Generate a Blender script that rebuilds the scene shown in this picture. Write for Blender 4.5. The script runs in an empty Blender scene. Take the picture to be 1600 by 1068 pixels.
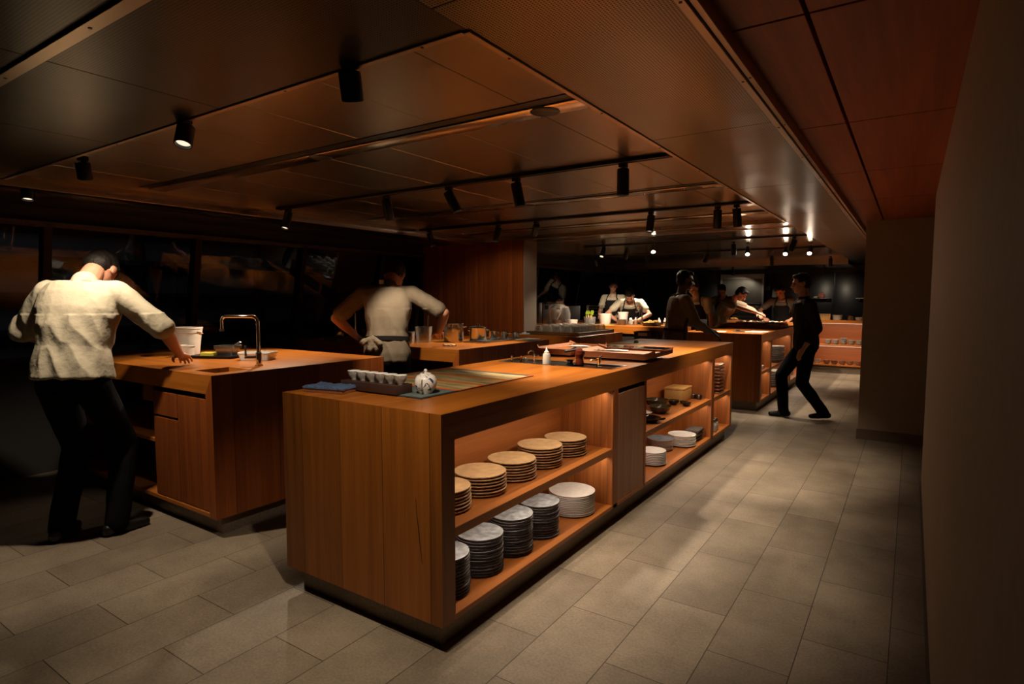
import bpy, bmesh, math, random
from mathutils import Vector, Matrix, Euler, noise

random.seed(7)
PI = math.pi
scene = bpy.context.scene
COL = scene.collection

# ------------------------------------------------------------------ camera
cd = bpy.data.cameras.new('camera')
cam = bpy.data.objects.new('camera', cd)
COL.objects.link(cam)
cam.location = (0, 0, 1.40)
cam.rotation_euler = (math.radians(90 - 4.267), 0, math.radians(34.019))
cd.sensor_fit = 'HORIZONTAL'
cd.sensor_width = 36
cd.lens = 924.86 / 1600 * 36
cd.clip_start = 0.02
cd.clip_end = 100
scene.camera = cam

# ------------------------------------------------------------------ world, exposure
world = bpy.data.worlds.new('night')
scene.world = world
world.use_nodes = True
world.node_tree.nodes['Background'].inputs[0].default_value = (0.5, 0.6, 1.0, 1)
world.node_tree.nodes['Background'].inputs[1].default_value = 0.0006
vs = scene.view_settings
vs.view_transform = 'Standard'
vs.look = 'None'
vs.exposure = 0.0
vs.gamma = 1
vs.use_curve_mapping = False
cy = scene.cycles
cy.use_denoising = True
cy.max_bounces = 7
cy.diffuse_bounces = 4
cy.glossy_bounces = 4
cy.transmission_bounces = 6
cy.transparent_max_bounces = 10
cy.sample_clamp_indirect = 4.0
cy.caustics_reflective = False
cy.caustics_refractive = False

WARM = (1.0, 0.80, 0.58)
STRIP = (1.0, 0.78, 0.58)
E_SPOT = 3.0          # global factor on the spotlights
E_STRIP = 0.60         # global factor on the shelf strips

# ------------------------------------------------------------------ materials
def new_mat(name):
    m = bpy.data.materials.new(name)
    m.use_nodes = True
    nt = m.node_tree
    return m, nt, nt.nodes['Principled BSDF']

def plain(name, col, rough=0.5, metal=0.0, spec=0.5, emit=None, estr=0, trans=0, ior=1.45, bump=0, bscale=60, coat=0, vary=0, aniso=0):
    m, nt, b = new_mat(name)
    b.inputs['Base Color'].default_value = (*col, 1)
    b.inputs['Roughness'].default_value = rough
    b.inputs['Metallic'].default_value = metal
    b.inputs['Specular IOR Level'].default_value = spec
    b.inputs['Transmission Weight'].default_value = trans
    b.inputs['IOR'].default_value = ior
    b.inputs['Coat Weight'].default_value = coat
    b.inputs['Anisotropic'].default_value = aniso
    if emit:
        b.inputs['Emission Color'].default_value = (*emit, 1)
        b.inputs['Emission Strength'].default_value = estr
    if bump or vary:
        tc = nt.nodes.new('ShaderNodeTexCoord')
        nz = nt.nodes.new('ShaderNodeTexNoise')
        nz.inputs['Scale'].default_value = bscale
        nz.inputs['Detail'].default_value = 6
        nt.links.new(tc.outputs['Object'], nz.inputs['Vector'])
        if bump:
            bp = nt.nodes.new('ShaderNodeBump')
            bp.inputs['Strength'].default_value = bump
            bp.inputs['Distance'].default_value = 0.01
            nt.links.new(nz.outputs['Fac'], bp.inputs['Height'])
            nt.links.new(bp.outputs['Normal'], b.inputs['Normal'])
        if vary:
            rp = nt.nodes.new('ShaderNodeValToRGB')
            rp.color_ramp.elements[0].position = 0.3
            rp.color_ramp.elements[1].position = 0.7
            rp.color_ramp.elements[0].color = (*[c * (1 - vary) for c in col], 1)
            rp.color_ramp.elements[1].color = (*[min(1, c * (1 + vary)) for c in col], 1)
            nt.links.new(nz.outputs['Fac'], rp.inputs['Fac'])
            nt.links.new(rp.outputs['Color'], b.inputs['Base Color'])
    return m

def math_node(nt, op, a, b=None):
    n = nt.nodes.new('ShaderNodeMath')
    n.operation = op
    for i, v in enumerate((a, b)):
        if v is None:
            continue
        if isinstance(v, (int, float)):
            n.inputs[i].default_value = v
        else:
            nt.links.new(v, n.inputs[i])
    return n.outputs[0]

def wood(name, dark, light, grain='Y', across='X', bw=0.28, rough=0.36, vary=0.3, seed=0.0, seam=0.004, spec=0.45, other=None):
    """boards of width bw laid side by side along `across`, grain running along `grain`"""
    m, nt, b = new_mat(name)
    L = nt.links.new
    tc = nt.nodes.new('ShaderNodeTexCoord')
    sp = nt.nodes.new('ShaderNodeSeparateXYZ')
    L(tc.outputs['Object'], sp.inputs[0])
    u = math_node(nt, 'ADD', sp.outputs[across], seed * 3.1 + 50)
    k = math_node(nt, 'DIVIDE', u, bw)
    idx = math_node(nt, 'FLOOR', k)
    fr = math_node(nt, 'FRACT', k)
    wn = nt.nodes.new('ShaderNodeTexWhiteNoise')
    wn.noise_dimensions = '1D'
    L(idx, wn.inputs['W'])
    mp = nt.nodes.new('ShaderNodeMapping')
    sc = [16.0, 16.0, 16.0]
    sc['XYZ'.index(grain)] = 0.55
    mp.inputs['Scale'].default_value = sc
    cmb = nt.nodes.new('ShaderNodeCombineXYZ')
    sh = math_node(nt, 'MULTIPLY', wn.outputs['Value'], 37.0)
    for i in range(3):
        L(sh, cmb.inputs[i])
    va = nt.nodes.new('ShaderNodeVectorMath')
    va.operation = 'ADD'
    L(tc.outputs['Object'], va.inputs[0])
    L(cmb.outputs[0], va.inputs[1])
    L(va.outputs[0], mp.inputs['Vector'])
    n1 = nt.nodes.new('ShaderNodeTexNoise')
    n1.inputs['Scale'].default_value = 1.0
    n1.inputs['Detail'].default_value = 7
    n1.inputs['Roughness'].default_value = 0.6
    n1.inputs['Distortion'].default_value = 0.7
    L(mp.outputs[0], n1.inputs['Vector'])
    n2 = nt.nodes.new('ShaderNodeTexNoise')
    n2.inputs['Scale'].default_value = 7.0
    n2.inputs['Detail'].default_value = 3
    L(mp.outputs[0], n2.inputs['Vector'])
    mixv = math_node(nt, 'ADD', math_node(nt, 'MULTIPLY', n1.outputs['Fac'], 0.75), math_node(nt, 'MULTIPLY', n2.outputs['Fac'], 0.25))
    rp = nt.nodes.new('ShaderNodeValToRGB')
    rp.color_ramp.elements[0].position = 0.32
    rp.color_ramp.elements[1].position = 0.68
    rp.color_ramp.elements[0].color = (*dark, 1)
    rp.color_ramp.elements[1].color = (*light, 1)
    L(mixv, rp.inputs['Fac'])
    hv = nt.nodes.new('ShaderNodeHueSaturation')
    val = math_node(nt, 'ADD', math_node(nt, 'MULTIPLY', wn.outputs['Value'], 2 * vary), 1 - vary)
    L(val, hv.inputs['Value'])
    L(rp.outputs['Color'], hv.inputs['Color'])
    # dark hairline between boards
    edge = math_node(nt, 'LESS_THAN', math_node(nt, 'MULTIPLY', fr, bw), seam)
    mx = nt.nodes.new('ShaderNodeMix')
    mx.data_type = 'RGBA'
    L(math_node(nt, 'MULTIPLY', edge, 0.75), mx.inputs['Factor'])
    L(hv.outputs['Color'], mx.inputs['A'])
    mx.inputs['B'].default_value = (dark[0] * .25, dark[1] * .25, dark[2] * .25, 1)
    L(mx.outputs['Result'], b.inputs['Base Color'])
    b.inputs['Roughness'].default_value = rough
    b.inputs['Specular IOR Level'].default_value = spec
    bp = nt.nodes.new('ShaderNodeBump')
    bp.inputs['Strength'].default_value = 0.12
    bp.inputs['Distance'].default_value = 0.004
    L(mixv, bp.inputs['Height'])
    L(bp.outputs['Normal'], b.inputs['Normal'])
    return m

DK, LT = (0.23, 0.066, 0.007), (0.44, 0.142, 0.018)
RDK, RLT = (0.17, 0.038, 0.007), (0.33, 0.090, 0.018)
M = {}
M['top'] = wood('wood worktop', DK, LT, 'Y', 'X', 0.42, 0.33, 0.16, 1.3)
M['topx'] = wood('wood worktop crosswise', DK, LT, 'X', 'Y', 0.42, 0.33, 0.16, 2.3)
M['end'] = wood('wood end panel', DK, LT, 'Z', 'X', 0.262, 0.40, 0.40, 0.72)
M['side'] = wood('wood side panel', RDK, RLT, 'Z', 'Y', 0.30, 0.40, 0.28, 0.4)
M['endred'] = wood('wood red front panel', RDK, RLT, 'Z', 'X', 0.30, 0.42, 0.2, 0.9)
M['bayz'] = wood('wood bay side', (0.25, 0.072, 0.013), (0.42, 0.140, 0.030), 'Z', 'X', 0.045, 0.5, 0.12, 0.2, 0.0015)
M['bayy'] = wood('wood bay back', (0.25, 0.072, 0.013), (0.42, 0.140, 0.030), 'Y', 'Z', 0.30, 0.5, 0.1, 0.6, 0.0)
M['bayx'] = wood('wood back counter bay', (0.34, 0.10, 0.025), (0.50, 0.165, 0.05), 'X', 'Z', 0.30, 0.5, 0.06, 0.6, 0.0)
M['shelfy'] = wood('wood shelf', (0.28, 0.084, 0.013), (0.46, 0.158, 0.030), 'Y', 'X', 0.40, 0.42, 0.1, 0.5, 0.0)
M['shelfx'] = wood('wood shelf crosswise', (0.28, 0.084, 0.013), (0.46, 0.158, 0.030), 'X', 'Y', 0.40, 0.42, 0.1, 0.5, 0.0)
M['post'] = wood('wood post', RDK, RLT, 'Z', 'Y', 0.5, 0.42, 0.1, 0.1, 0.0)
M['door'] = wood('wood ribbed door', (0.27, 0.11, 0.05), (0.40, 0.18, 0.085), 'Z', 'Y', 0.06, 0.45, 0.12, 0.3, 0.002)
M['wallwood'] = wood('wood wall boards', RDK, RLT, 'Z', 'X', 0.075, 0.42, 0.22, 0.2, 0.003)
M['ceilwood'] = wood('wood ceiling boards', (0.24, 0.050, 0.010), (0.40, 0.098, 0.024), 'Y', 'X', 0.6, 0.5, 0.12, 0.7, 0.0)
M['tray'] = wood('wood tray brown', (0.16, 0.06, 0.028), (0.30, 0.12, 0.055), 'Y', 'X', 0.5, 0.4, 0.05, 0.3, 0.0)
M['board'] = wood('wood carved board', (0.26, 0.085, 0.03), (0.48, 0.18, 0.07), 'X', 'Y', 0.6, 0.55, 0.05, 0.3, 0.0)
M['pine'] = wood('pale wood', (0.42, 0.22, 0.06), (0.60, 0.36, 0.12), 'Y', 'X', 0.5, 0.45, 0.05, 0.3, 0.0)
M['plinth'] = plain('brushed plinth', (0.20, 0.155, 0.11), 0.45, 0.35, bump=0.1, bscale=120, vary=0.25)
M['steel'] = plain('brushed steel', (0.36, 0.355, 0.345), 0.32, 1.0, aniso=0.6)
M['steeldark'] = plain('dark steel', (0.20, 0.18, 0.16), 0.35, 1.0)
M['potsteel'] = plain('polished pot steel', (0.42, 0.41, 0.40), 0.2, 1.0, aniso=0.5)
M['chrome'] = plain('chrome', (0.80, 0.78, 0.75), 0.07, 1.0)
M['black'] = plain('black metal', (0.006, 0.006, 0.006), 0.42)
M['blackgloss'] = plain('black gloss glass', (0.004, 0.004, 0.005), 0.06)
M['void'] = plain('dark recess', (0.010, 0.006, 0.004), 0.7)  # near-black paints the shade inside slots and hollows
M['white'] = plain('white plastic', (0.62, 0.58, 0.52), 0.45)
M['whitecer'] = plain('white glazed ceramic', (0.78, 0.77, 0.74), 0.16, coat=0.3)
M['paper'] = plain('white paper', (0.70, 0.68, 0.64), 0.8)
M['cloth'] = plain('white cloth', (0.68, 0.65, 0.60), 0.9, bump=0.4, bscale=90)
M['bluecloth'] = plain('blue cloth', (0.055, 0.095, 0.19), 0.95, bump=0.6, bscale=140, vary=0.35)
M['greycloth'] = plain('grey cloth', (0.10, 0.085, 0.075), 0.95, bump=0.6, bscale=140, vary=0.4)
M['yellow'] = plain('yellow sponge', (0.55, 0.48, 0.06), 0.9, bump=0.5, bscale=200)
M['bluespunge'] = plain('blue grey sponge', (0.13, 0.15, 0.20), 0.9, bump=0.5, bscale=200)
M['green'] = plain('green leaf', (0.28, 0.40, 0.03), 0.5, vary=0.3, bscale=30)
M['greend'] = plain('dark green leaf', (0.06, 0.10, 0.02), 0.5, vary=0.3, bscale=30)
M['food'] = plain('golden food', (0.42, 0.22, 0.05), 0.6, vary=0.6, bscale=60, bump=0.5)
M['rice'] = plain('white food', (0.75, 0.72, 0.62), 0.7, bump=0.6, bscale=150)
M['pink'] = plain('pink and white wrap', (0.65, 0.22, 0.18), 0.6, vary=0.6, bscale=20)
M['copper'] = plain('copper', (0.60, 0.22, 0.10), 0.25, 1.0)
M['mill'] = plain('dark red lacquer', (0.10, 0.016, 0.007), 0.18, coat=0.5)
M['clear'] = plain('clear plastic', (0.9, 0.9, 0.88), 0.12, trans=0.85, ior=1.2)
M['lens'] = plain('lamp lens', (0.9, 0.85, 0.8), 0.3, emit=WARM, estr=1.2)
M['lensbright'] = plain('bright lamp lens', (0.9, 0.85, 0.8), 0.3, emit=(1, 0.82, 0.6), estr=40)
M['led'] = plain('led strip', (0.9, 0.8, 0.7), 0.4, emit=STRIP, estr=1.5)
M['skin'] = plain('skin', (0.46, 0.22, 0.14), 0.5)
M['skindark'] = plain('dark skin', (0.060, 0.026, 0.016), 0.5)
M['hair'] = plain('black hair', (0.010, 0.008, 0.007), 0.55, spec=.18, bump=0.5, bscale=120)
M['eye'] = plain('eye', (0.05, 0.035, 0.03), 0.1)
M['lip'] = plain('lips', (0.34, 0.12, 0.09), 0.5)
M['lipdark'] = plain('dark lips', (0.055, 0.02, 0.016), 0.5)
M['shirtw'] = plain('cream shirt', (0.43, 0.385, 0.29), 0.9, bump=0.3, bscale=40, spec=0.08)
M['shirtb'] = plain('beige shirt', (0.18, 0.145, 0.105), 0.9, bump=0.3, bscale=40, spec=0.08)
M['shirtd'] = plain('dark top', (0.025, 0.022, 0.020), 0.9, spec=0.08)
M['trousers'] = plain('black trousers', (0.007, 0.007, 0.008), 0.9, spec=0.08)
M['apron'] = plain('dark apron', (0.014, 0.012, 0.012), 0.9, spec=0.08)
M['apronbrown'] = plain('brown apron', (0.045, 0.020, 0.014), 0.9, spec=0.08)
M['shoe'] = plain('black shoe', (0.008, 0.007, 0.007), 0.35)
M['tan'] = plain('tan glazed plate', (0.66, 0.45, 0.23), 0.42, vary=0.18, bscale=22, bump=0.12)
M['tanedge'] = plain('tan plate edge', (0.40, 0.23, 0.11), 0.5, vary=0.5, bscale=45)
M['greyglaze'] = plain('grey streaked glaze', (0.25, 0.275, 0.30), 0.34, vary=0.5, bscale=28, bump=0.15)
M['darkedge'] = plain('dark speckled plate edge', (0.022, 0.014, 0.013), 0.4, spec=.25, vary=0.95, bscale=110, bump=0.4)
M['offwhite'] = plain('off-white glaze', (0.66, 0.65, 0.62), 0.3, vary=0.1, bscale=30)
M['offedge'] = plain('clay underside darkened as gap shade', (0.20, 0.12, 0.08), 0.45, vary=0.3, bscale=40)  # clay brown deepened to paint the shade between stacked plates
M['blueglaze'] = plain('blue grey glaze', (0.15, 0.19, 0.24), 0.25, vary=0.3, bscale=20)
M['bowldark'] = plain('dark olive bowl glaze', (0.045, 0.035, 0.018), 0.2, vary=0.4, bscale=30)
M['bowlgrey'] = plain('grey bowl glaze', (0.30, 0.28, 0.25), 0.35, vary=0.3, bscale=30)
M['bowlbrown'] = plain('brown bowl glaze', (0.22, 0.11, 0.07), 0.4, vary=0.3, bscale=30)
M['wall'] = plain('plaster wall', (0.30, 0.235, 0.165), 0.85, bump=0.05, bscale=30, vary=0.06)
M['walldark'] = plain('dark wall', (0.03, 0.027, 0.025), 0.7)
M['baseb'] = plain('baseboard', (0.12, 0.085, 0.06), 0.5, vary=0.1)
M['navy'] = plain('navy lacquer', (0.012, 0.017, 0.024), 0.34, vary=0.2, bscale=3)
M['frame'] = plain('window frame', (0.045, 0.028, 0.020), 0.45)
M['trim'] = plain('ceiling trim', (0.50, 0.36, 0.24), 0.34, 0.9)
M['track'] = plain('track rail', (0.008, 0.007, 0.006), 0.35)
M['facade'] = plain('night facade', (0.16, 0.16, 0.17), 0.9)

def metal_ceiling(name, col, rough, perforated=False):
    m, nt, b = new_mat(name)
    L = nt.links.new
    tc = nt.nodes.new('ShaderNodeTexCoord')
    nw = nt.nodes.new('ShaderNodeTexNoise')
    nw.inputs['Scale'].default_value = 2.2
    nw.inputs['Detail'].default_value = 2
    L(tc.outputs['Object'], nw.inputs['Vector'])
    b.inputs['Metallic'].default_value = 1.0
    b.inputs['Base Color'].default_value = (*col, 1)
    b.inputs['Roughness'].default_value = rough
    bp = nt.nodes.new('ShaderNodeBump')
    bp.inputs['Strength'].default_value = 0.22
    bp.inputs['Distance'].default_value = 0.02
    L(nw.outputs['Fac'], bp.inputs['Height'])
    L(bp.outputs['Normal'], b.inputs['Normal'])
    b.inputs['Anisotropic'].default_value = 0.4
    if perforated:
        sp = nt.nodes.new('ShaderNodeSeparateXYZ')
        L(tc.outputs['Object'], sp.inputs[0])
        p = 0.009
        fx = math_node(nt, 'SUBTRACT', math_node(nt, 'FRACT', math_node(nt, 'DIVIDE', math_node(nt, 'ADD', sp.outputs['X'], 20), p)), 0.5)
        fy = math_node(nt, 'SUBTRACT', math_node(nt, 'FRACT', math_node(nt, 'DIVIDE', math_node(nt, 'ADD', sp.outputs['Y'], 20), p)), 0.5)
        d = math_node(nt, 'ADD', math_node(nt, 'MULTIPLY', fx, fx), math_node(nt, 'MULTIPLY', fy, fy))
        hole = math_node(nt, 'LESS_THAN', d, 0.085)
        mx = nt.nodes.new('ShaderNodeMix')
        mx.data_type = 'RGBA'
        L(hole, mx.inputs['Factor'])
        mx.inputs['A'].default_value = (*col, 1)
        mx.inputs['B'].default_value = (0.01, 0.008, 0.006, 1)
        L(mx.outputs['Result'], b.inputs['Base Color'])
    return m
M['ceil'] = metal_ceiling('brushed metal ceiling', (0.36, 0.29, 0.21), 0.30)
M['perf'] = metal_ceiling('perforated metal soffit', (0.24, 0.195, 0.14), 0.34, True)
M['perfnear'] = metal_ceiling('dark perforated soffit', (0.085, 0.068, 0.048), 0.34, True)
M['soffit'] = metal_ceiling('plain metal soffit', (0.55, 0.46, 0.37), 0.20)

def floor_mat():
    m, nt, b = new_mat('stone tile floor')
    L = nt.links.new
    tc = nt.nodes.new('ShaderNodeTexCoord')
    sp = nt.nodes.new('ShaderNodeSeparateXYZ')
    L(tc.outputs['Object'], sp.inputs[0])
    u = math_node(nt, 'ADD', sp.outputs['Y'], -2.612 + 0.603 * 40)
    v = math_node(nt, 'ADD', sp.outputs['X'], 0.02 + 0.302 * 100)
    cm = nt.nodes.new('ShaderNodeCombineXYZ')
    L(u, cm.inputs[0])
    L(v, cm.inputs[1])
    bt = nt.nodes.new('ShaderNodeTexBrick')
    bt.offset = 0.5
    bt.offset_frequency = 2
    bt.inputs['Scale'].default_value = 1
    bt.inputs['Brick Width'].default_value = 0.603
    bt.inputs['Row Height'].default_value = 0.302
    bt.inputs['Mortar Size'].default_value = 0.0022
    bt.inputs['Mortar Smooth'].default_value = 0.2
    bt.inputs['Color1'].default_value = (0.76, 0.75, 0.74, 1)
    bt.inputs['Color2'].default_value = (1.05, 1.05, 1.05, 1)
    bt.inputs['Mortar'].default_value = (0.22, 0.21, 0.20, 1)
    L(cm.outputs[0], bt.inputs['Vector'])
    n1 = nt.nodes.new('ShaderNodeTexNoise')
    n1.inputs['Scale'].default_value = 2.2
    n1.inputs['Detail'].default_value = 9
    n1.inputs['Roughness'].default_value = 0.65
    L(tc.outputs['Object'], n1.inputs['Vector'])
    n2 = nt.nodes.new('ShaderNodeTexNoise')
    n2.inputs['Scale'].default_value = 90
    n2.inputs['Detail'].default_value = 4
    L(tc.outputs['Object'], n2.inputs['Vector'])
    f = math_node(nt, 'ADD', math_node(nt, 'MULTIPLY', n1.outputs['Fac'], 0.65), math_node(nt, 'MULTIPLY', n2.outputs['Fac'], 0.35))
    rp = nt.nodes.new('ShaderNodeValToRGB')
    rp.color_ramp.elements[0].position = 0.34
    rp.color_ramp.elements[1].position = 0.66
    rp.color_ramp.elements[0].color = (0.160, 0.126, 0.090, 1)
    rp.color_ramp.elements[1].color = (0.36, 0.295, 0.215, 1)
    L(f, rp.inputs['Fac'])
    mx = nt.nodes.new('ShaderNodeMix')
    mx.data_type = 'RGBA'
    mx.blend_type = 'MULTIPLY'
    mx.inputs['Factor'].default_value = 1
    L(rp.outputs['Color'], mx.inputs['A'])
    L(bt.outputs['Color'], mx.inputs['B'])
    L(mx.outputs['Result'], b.inputs['Base Color'])
    b.inputs['Roughness'].default_value = 0.55
    b.inputs['Specular IOR Level'].default_value = 0.35
    bp = nt.nodes.new('ShaderNodeBump')
    bp.inputs['Strength'].default_value = 0.25
    bp.inputs['Distance'].default_value = 0.003
    L(math_node(nt, 'SUBTRACT', math_node(nt, 'MULTIPLY', f, 0.6), bt.outputs['Fac']), bp.inputs['Height'])
    L(bp.outputs['Normal'], b.inputs['Normal'])
    return m
M['floor'] = floor_mat()

def glass_mat():
    m, nt, b = new_mat('window glass')
    nt.nodes.remove(b)
    out = nt.nodes['Material Output']
    fr = nt.nodes.new('ShaderNodeFresnel')
    fr.inputs[0].default_value = 1.55
    tr = nt.nodes.new('ShaderNodeBsdfTransparent')
    tr.inputs[0].default_value = (0.75, 0.78, 0.80, 1)
    gl = nt.nodes.new('ShaderNodeBsdfGlossy')
    gl.inputs['Roughness'].default_value = 0.015
    gl.inputs['Color'].default_value = (.55, .57, .6, 1)
    mx = nt.nodes.new('ShaderNodeMixShader')
    nt.links.new(fr.outputs[0], mx.inputs[0])
    nt.links.new(tr.outputs[0], mx.inputs[1])
    nt.links.new(gl.outputs[0], mx.inputs[2])
    nt.links.new(mx.outputs[0], out.inputs[0])
    return m
M['glass'] = glass_mat()
def vessel_glass():
    m, nt, b = new_mat('vessel glass')
    nt.nodes.remove(b)
    out = nt.nodes['Material Output']
    lw = nt.nodes.new('ShaderNodeLayerWeight')
    lw.inputs[0].default_value = 0.45
    tr = nt.nodes.new('ShaderNodeBsdfTransparent')
    tr.inputs[0].default_value = (0.93, 0.92, 0.90, 1)
    gl = nt.nodes.new('ShaderNodeBsdfGlossy')
    gl.inputs['Roughness'].default_value = 0.08
    gl.inputs[0].default_value = (0.9, 0.88, 0.85, 1)
    df = nt.nodes.new('ShaderNodeBsdfDiffuse')
    df.inputs[0].default_value = (0.6, 0.57, 0.52, 1)
    m2 = nt.nodes.new('ShaderNodeMixShader')
    m2.inputs[0].default_value = 0.35
    nt.links.new(gl.outputs[0], m2.inputs[1])
    nt.links.new(df.outputs[0], m2.inputs[2])
    mx = nt.nodes.new('ShaderNodeMixShader')
    nt.links.new(math_node(nt, 'ADD', math_node(nt, 'MULTIPLY', lw.outputs['Facing'], 0.7), 0.12), mx.inputs[0])
    nt.links.new(tr.outputs[0], mx.inputs[1])
    nt.links.new(m2.outputs[0], mx.inputs[2])
    nt.links.new(mx.outputs[0], out.inputs[0])
    return m
M['vessel'] = vessel_glass()
def floral():
    m, nt, b = new_mat('painted white porcelain')
    L = nt.links.new
    tc = nt.nodes.new('ShaderNodeTexCoord')
    n = nt.nodes.new('ShaderNodeTexNoise')
    n.inputs['Scale'].default_value = 21
    n.inputs['Detail'].default_value = 3
    n.inputs['Distortion'].default_value = 1.5
    L(tc.outputs['Object'], n.inputs['Vector'])
    rp = nt.nodes.new('ShaderNodeValToRGB')
    cr = rp.color_ramp
    cr.interpolation = 'CONSTANT'
    cr.elements[0].position = 0.0
    cr.elements[0].color = (0.04, 0.06, 0.14, 1)
    cr.elements[1].position = 0.385
    cr.elements[1].color = (0.80, 0.79, 0.76, 1)
    e = cr.elements.new(0.62)
    e.color = (0.50, 0.24, 0.05, 1)
    L(n.outputs['Fac'], rp.inputs['Fac'])
    L(rp.outputs['Color'], b.inputs['Base Color'])
    b.inputs['Roughness'].default_value = 0.12
    b.inputs['Coat Weight'].default_value = 0.4
    return m
M['floral'] = floral()

# ------------------------------------------------------------------ mesh building
class MB:
    def __init__(s):
        s.bm = bmesh.new()
        s.mi = 0
    def face(s, vs_):
        try:
            f = s.bm.faces.new(vs_)
            f.material_index = s.mi
            return f
        except ValueError:
            return None
    def box(s, x0, x1, y0, y1, z0, z1, bev=0.0, seg=2):
        v = [s.bm.verts.new(p) for p in ((x0, y0, z0), (x1, y0, z0), (x1, y1, z0), (x0, y1, z0), (x0, y0, z1), (x1, y0, z1), (x1, y1, z1), (x0, y1, z1))]
        fs = [s.face([v[i] for i in q]) for q in ((3, 2, 1, 0), (4, 5, 6, 7), (0, 1, 5, 4), (1, 2, 6, 5), (2, 3, 7, 6), (3, 0, 4, 7))]
        if bev:
            es = list({e for f in fs for e in f.edges})
            r = bmesh.ops.bevel(s.bm, geom=es, offset=bev, segments=seg, profile=0.5, affect='EDGES', clamp_overlap=True)
            for f in r['faces']:
                f.material_index = s.mi
        return s
    def rings(s, rings, cap0=True, cap1=True, closed=True):
        rv = [[s.bm.verts.new(p) for p in r] for r in rings]
        n = len(rv[0])
        for a, b in zip(rv[:-1], rv[1:]):
            for i in range(n if closed else n - 1):
                s.face([a[i], a[(i + 1) % n], b[(i + 1) % n], b[i]])
        if cap0:
            s.face(list(reversed(rv[0])))
        if cap1:
            s.face(rv[-1])
        return s
    def lathe(s, prof, c=(0, 0, 0), n=32, cap0=True, cap1=True, jit=0.0, ph=0.0):
        rg = []
        for r, z in prof:
            rg.append([(c[0] + r * (1 + jit * math.sin(3 * a + ph)) * math.cos(a), c[1] + r * (1 + jit * math.sin(2 * a + ph)) * math.sin(a), c[2] + z)
                       for a in (2 * PI * i / n for i in range(n))])
        return s.rings(rg, cap0, cap1)
    def tube(s, pts, r, n=10, cap=True):
        pts = [Vector(p) for p in pts]
        rr = r if isinstance(r, (list, tuple)) else [r] * len(pts)
        rg = []
        nrm = None
        for i, p in enumerate(pts):
            t = (pts[min(i + 1, len(pts) - 1)] - pts[max(i - 1, 0)]).normalized()
            if nrm is None:
                nrm = t.orthogonal().normalized()
            else:
                nrm = (nrm - t * nrm.dot(t)).normalized()
            b = t.cross(nrm)
            rg.append([tuple(p + (nrm * math.cos(a) + b * math.sin(a)) * rr[i]) for a in (2 * PI * k / n for k in range(n))])
        return s.rings(rg, cap, cap)
    def sphere(s, c, r, rot=None, u=20, v=12):
        r = r if isinstance(r, (list, tuple)) else (r, r, r)
        rg = []
        for j in range(v + 1):
            th = -PI / 2 + PI * (j + 0.001 if j == 0 else (j - 0.001 if j == v else j)) / v
            row = []
            for i in range(u):
                a = 2 * PI * i / u
                p = Vector((r[0] * math.cos(th) * math.cos(a), r[1] * math.cos(th) * math.sin(a), r[2] * math.sin(th)))
                if rot is not None:
                    p = rot @ p
                row.append((c[0] + p.x, c[1] + p.y, c[2] + p.z))
            rg.append(row)
        return s.rings(rg)
    def capsule(s, p0, r0, p1, r1, n=14):
        p0, p1 = Vector(p0), Vector(p1)
        t = p1 - p0
        if t.length < 1e-6:
            return s.sphere(p0, r0)
        t.normalize()
        a = t.orthogonal().normalized()
        b = t.cross(a)
        rg = []
        for k in range(5):
            th = -PI / 2 + PI / 2 * (k + 0.02) / 4.02 if k == 0 else -PI / 2 + PI / 2 * k / 4
            c, q = p0 + t * (r0 * math.sin(th)), r0 * math.cos(th)
            rg.append([tuple(c + (a * math.cos(w) + b * math.sin(w)) * q) for w in (2 * PI * i / n for i in range(n))])
        for k in range(5):
            th = PI / 2 * (k if k < 4 else 3.98) / 4
            c, q = p1 + t * (r1 * math.sin(th)), r1 * math.cos(th)
            rg.append([tuple(c + (a * math.cos(w) + b * math.sin(w)) * q) for w in (2 * PI * i / n for i in range(n))])
        return s.rings(rg)
    def prism(s, poly, z0, z1):
        return s.rings([[(x, y, z0) for x, y in poly], [(x, y, z1) for x, y in poly]])
    def xf(s, mat):
        bmesh.ops.transform(s.bm, matrix=mat, verts=s.bm.verts)
        return s
    def build(s, name, mat, parent=None, loc=(0, 0, 0), rz=0.0, smooth=35):
        me = bpy.data.meshes.new(name)
        bmesh.ops.recalc_face_normals(s.bm, faces=s.bm.faces)
        s.bm.to_mesh(me)
        s.bm.free()
        for mm in (mat if isinstance(mat, (list, tuple)) else [mat]):
            me.materials.append(mm)
        if smooth:
            me.polygons.foreach_set('use_smooth', [True] * len(me.polygons))
            me.set_sharp_from_angle(angle=math.radians(smooth))
        o = bpy.data.objects.new(name, me)
        COL.objects.link(o)
        o.location = loc
        o.rotation_euler = (0, 0, rz)
        if parent:
            o.parent = parent
        return o

def tag(o, label, cat, group=None):
    o['label'] = label
    o['category'] = cat
    if group:
        o['group'] = group
    return o

def thing(name, label, cat, loc=(0, 0, 0), rz=0.0, group=None):
    o = bpy.data.objects.new(name, None)
    COL.objects.link(o)
    o.empty_display_size = 0.05
    o.location = loc
    o.rotation_euler = (0, 0, rz)
    return tag(o, label, cat, group)

def struct(o):
    o['kind'] = 'structure'
    return o

def kids(o):
    return [c for c in bpy.data.objects if c.parent == o]

def dup(root, loc, rz=0.0, label=None, group=None, tilt=None, children=None):
    r = root.copy()
    COL.objects.link(r)
    r.location = loc
    r.rotation_euler = (tilt[0] if tilt else 0, tilt[1] if tilt else 0, rz)
    if label:
        r['label'] = label
    if group:
        r['group'] = group
    for ch in (children if children is not None else kids(root)):
        c = ch.copy()
        COL.objects.link(c)
        c.parent = r
    return r

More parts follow.
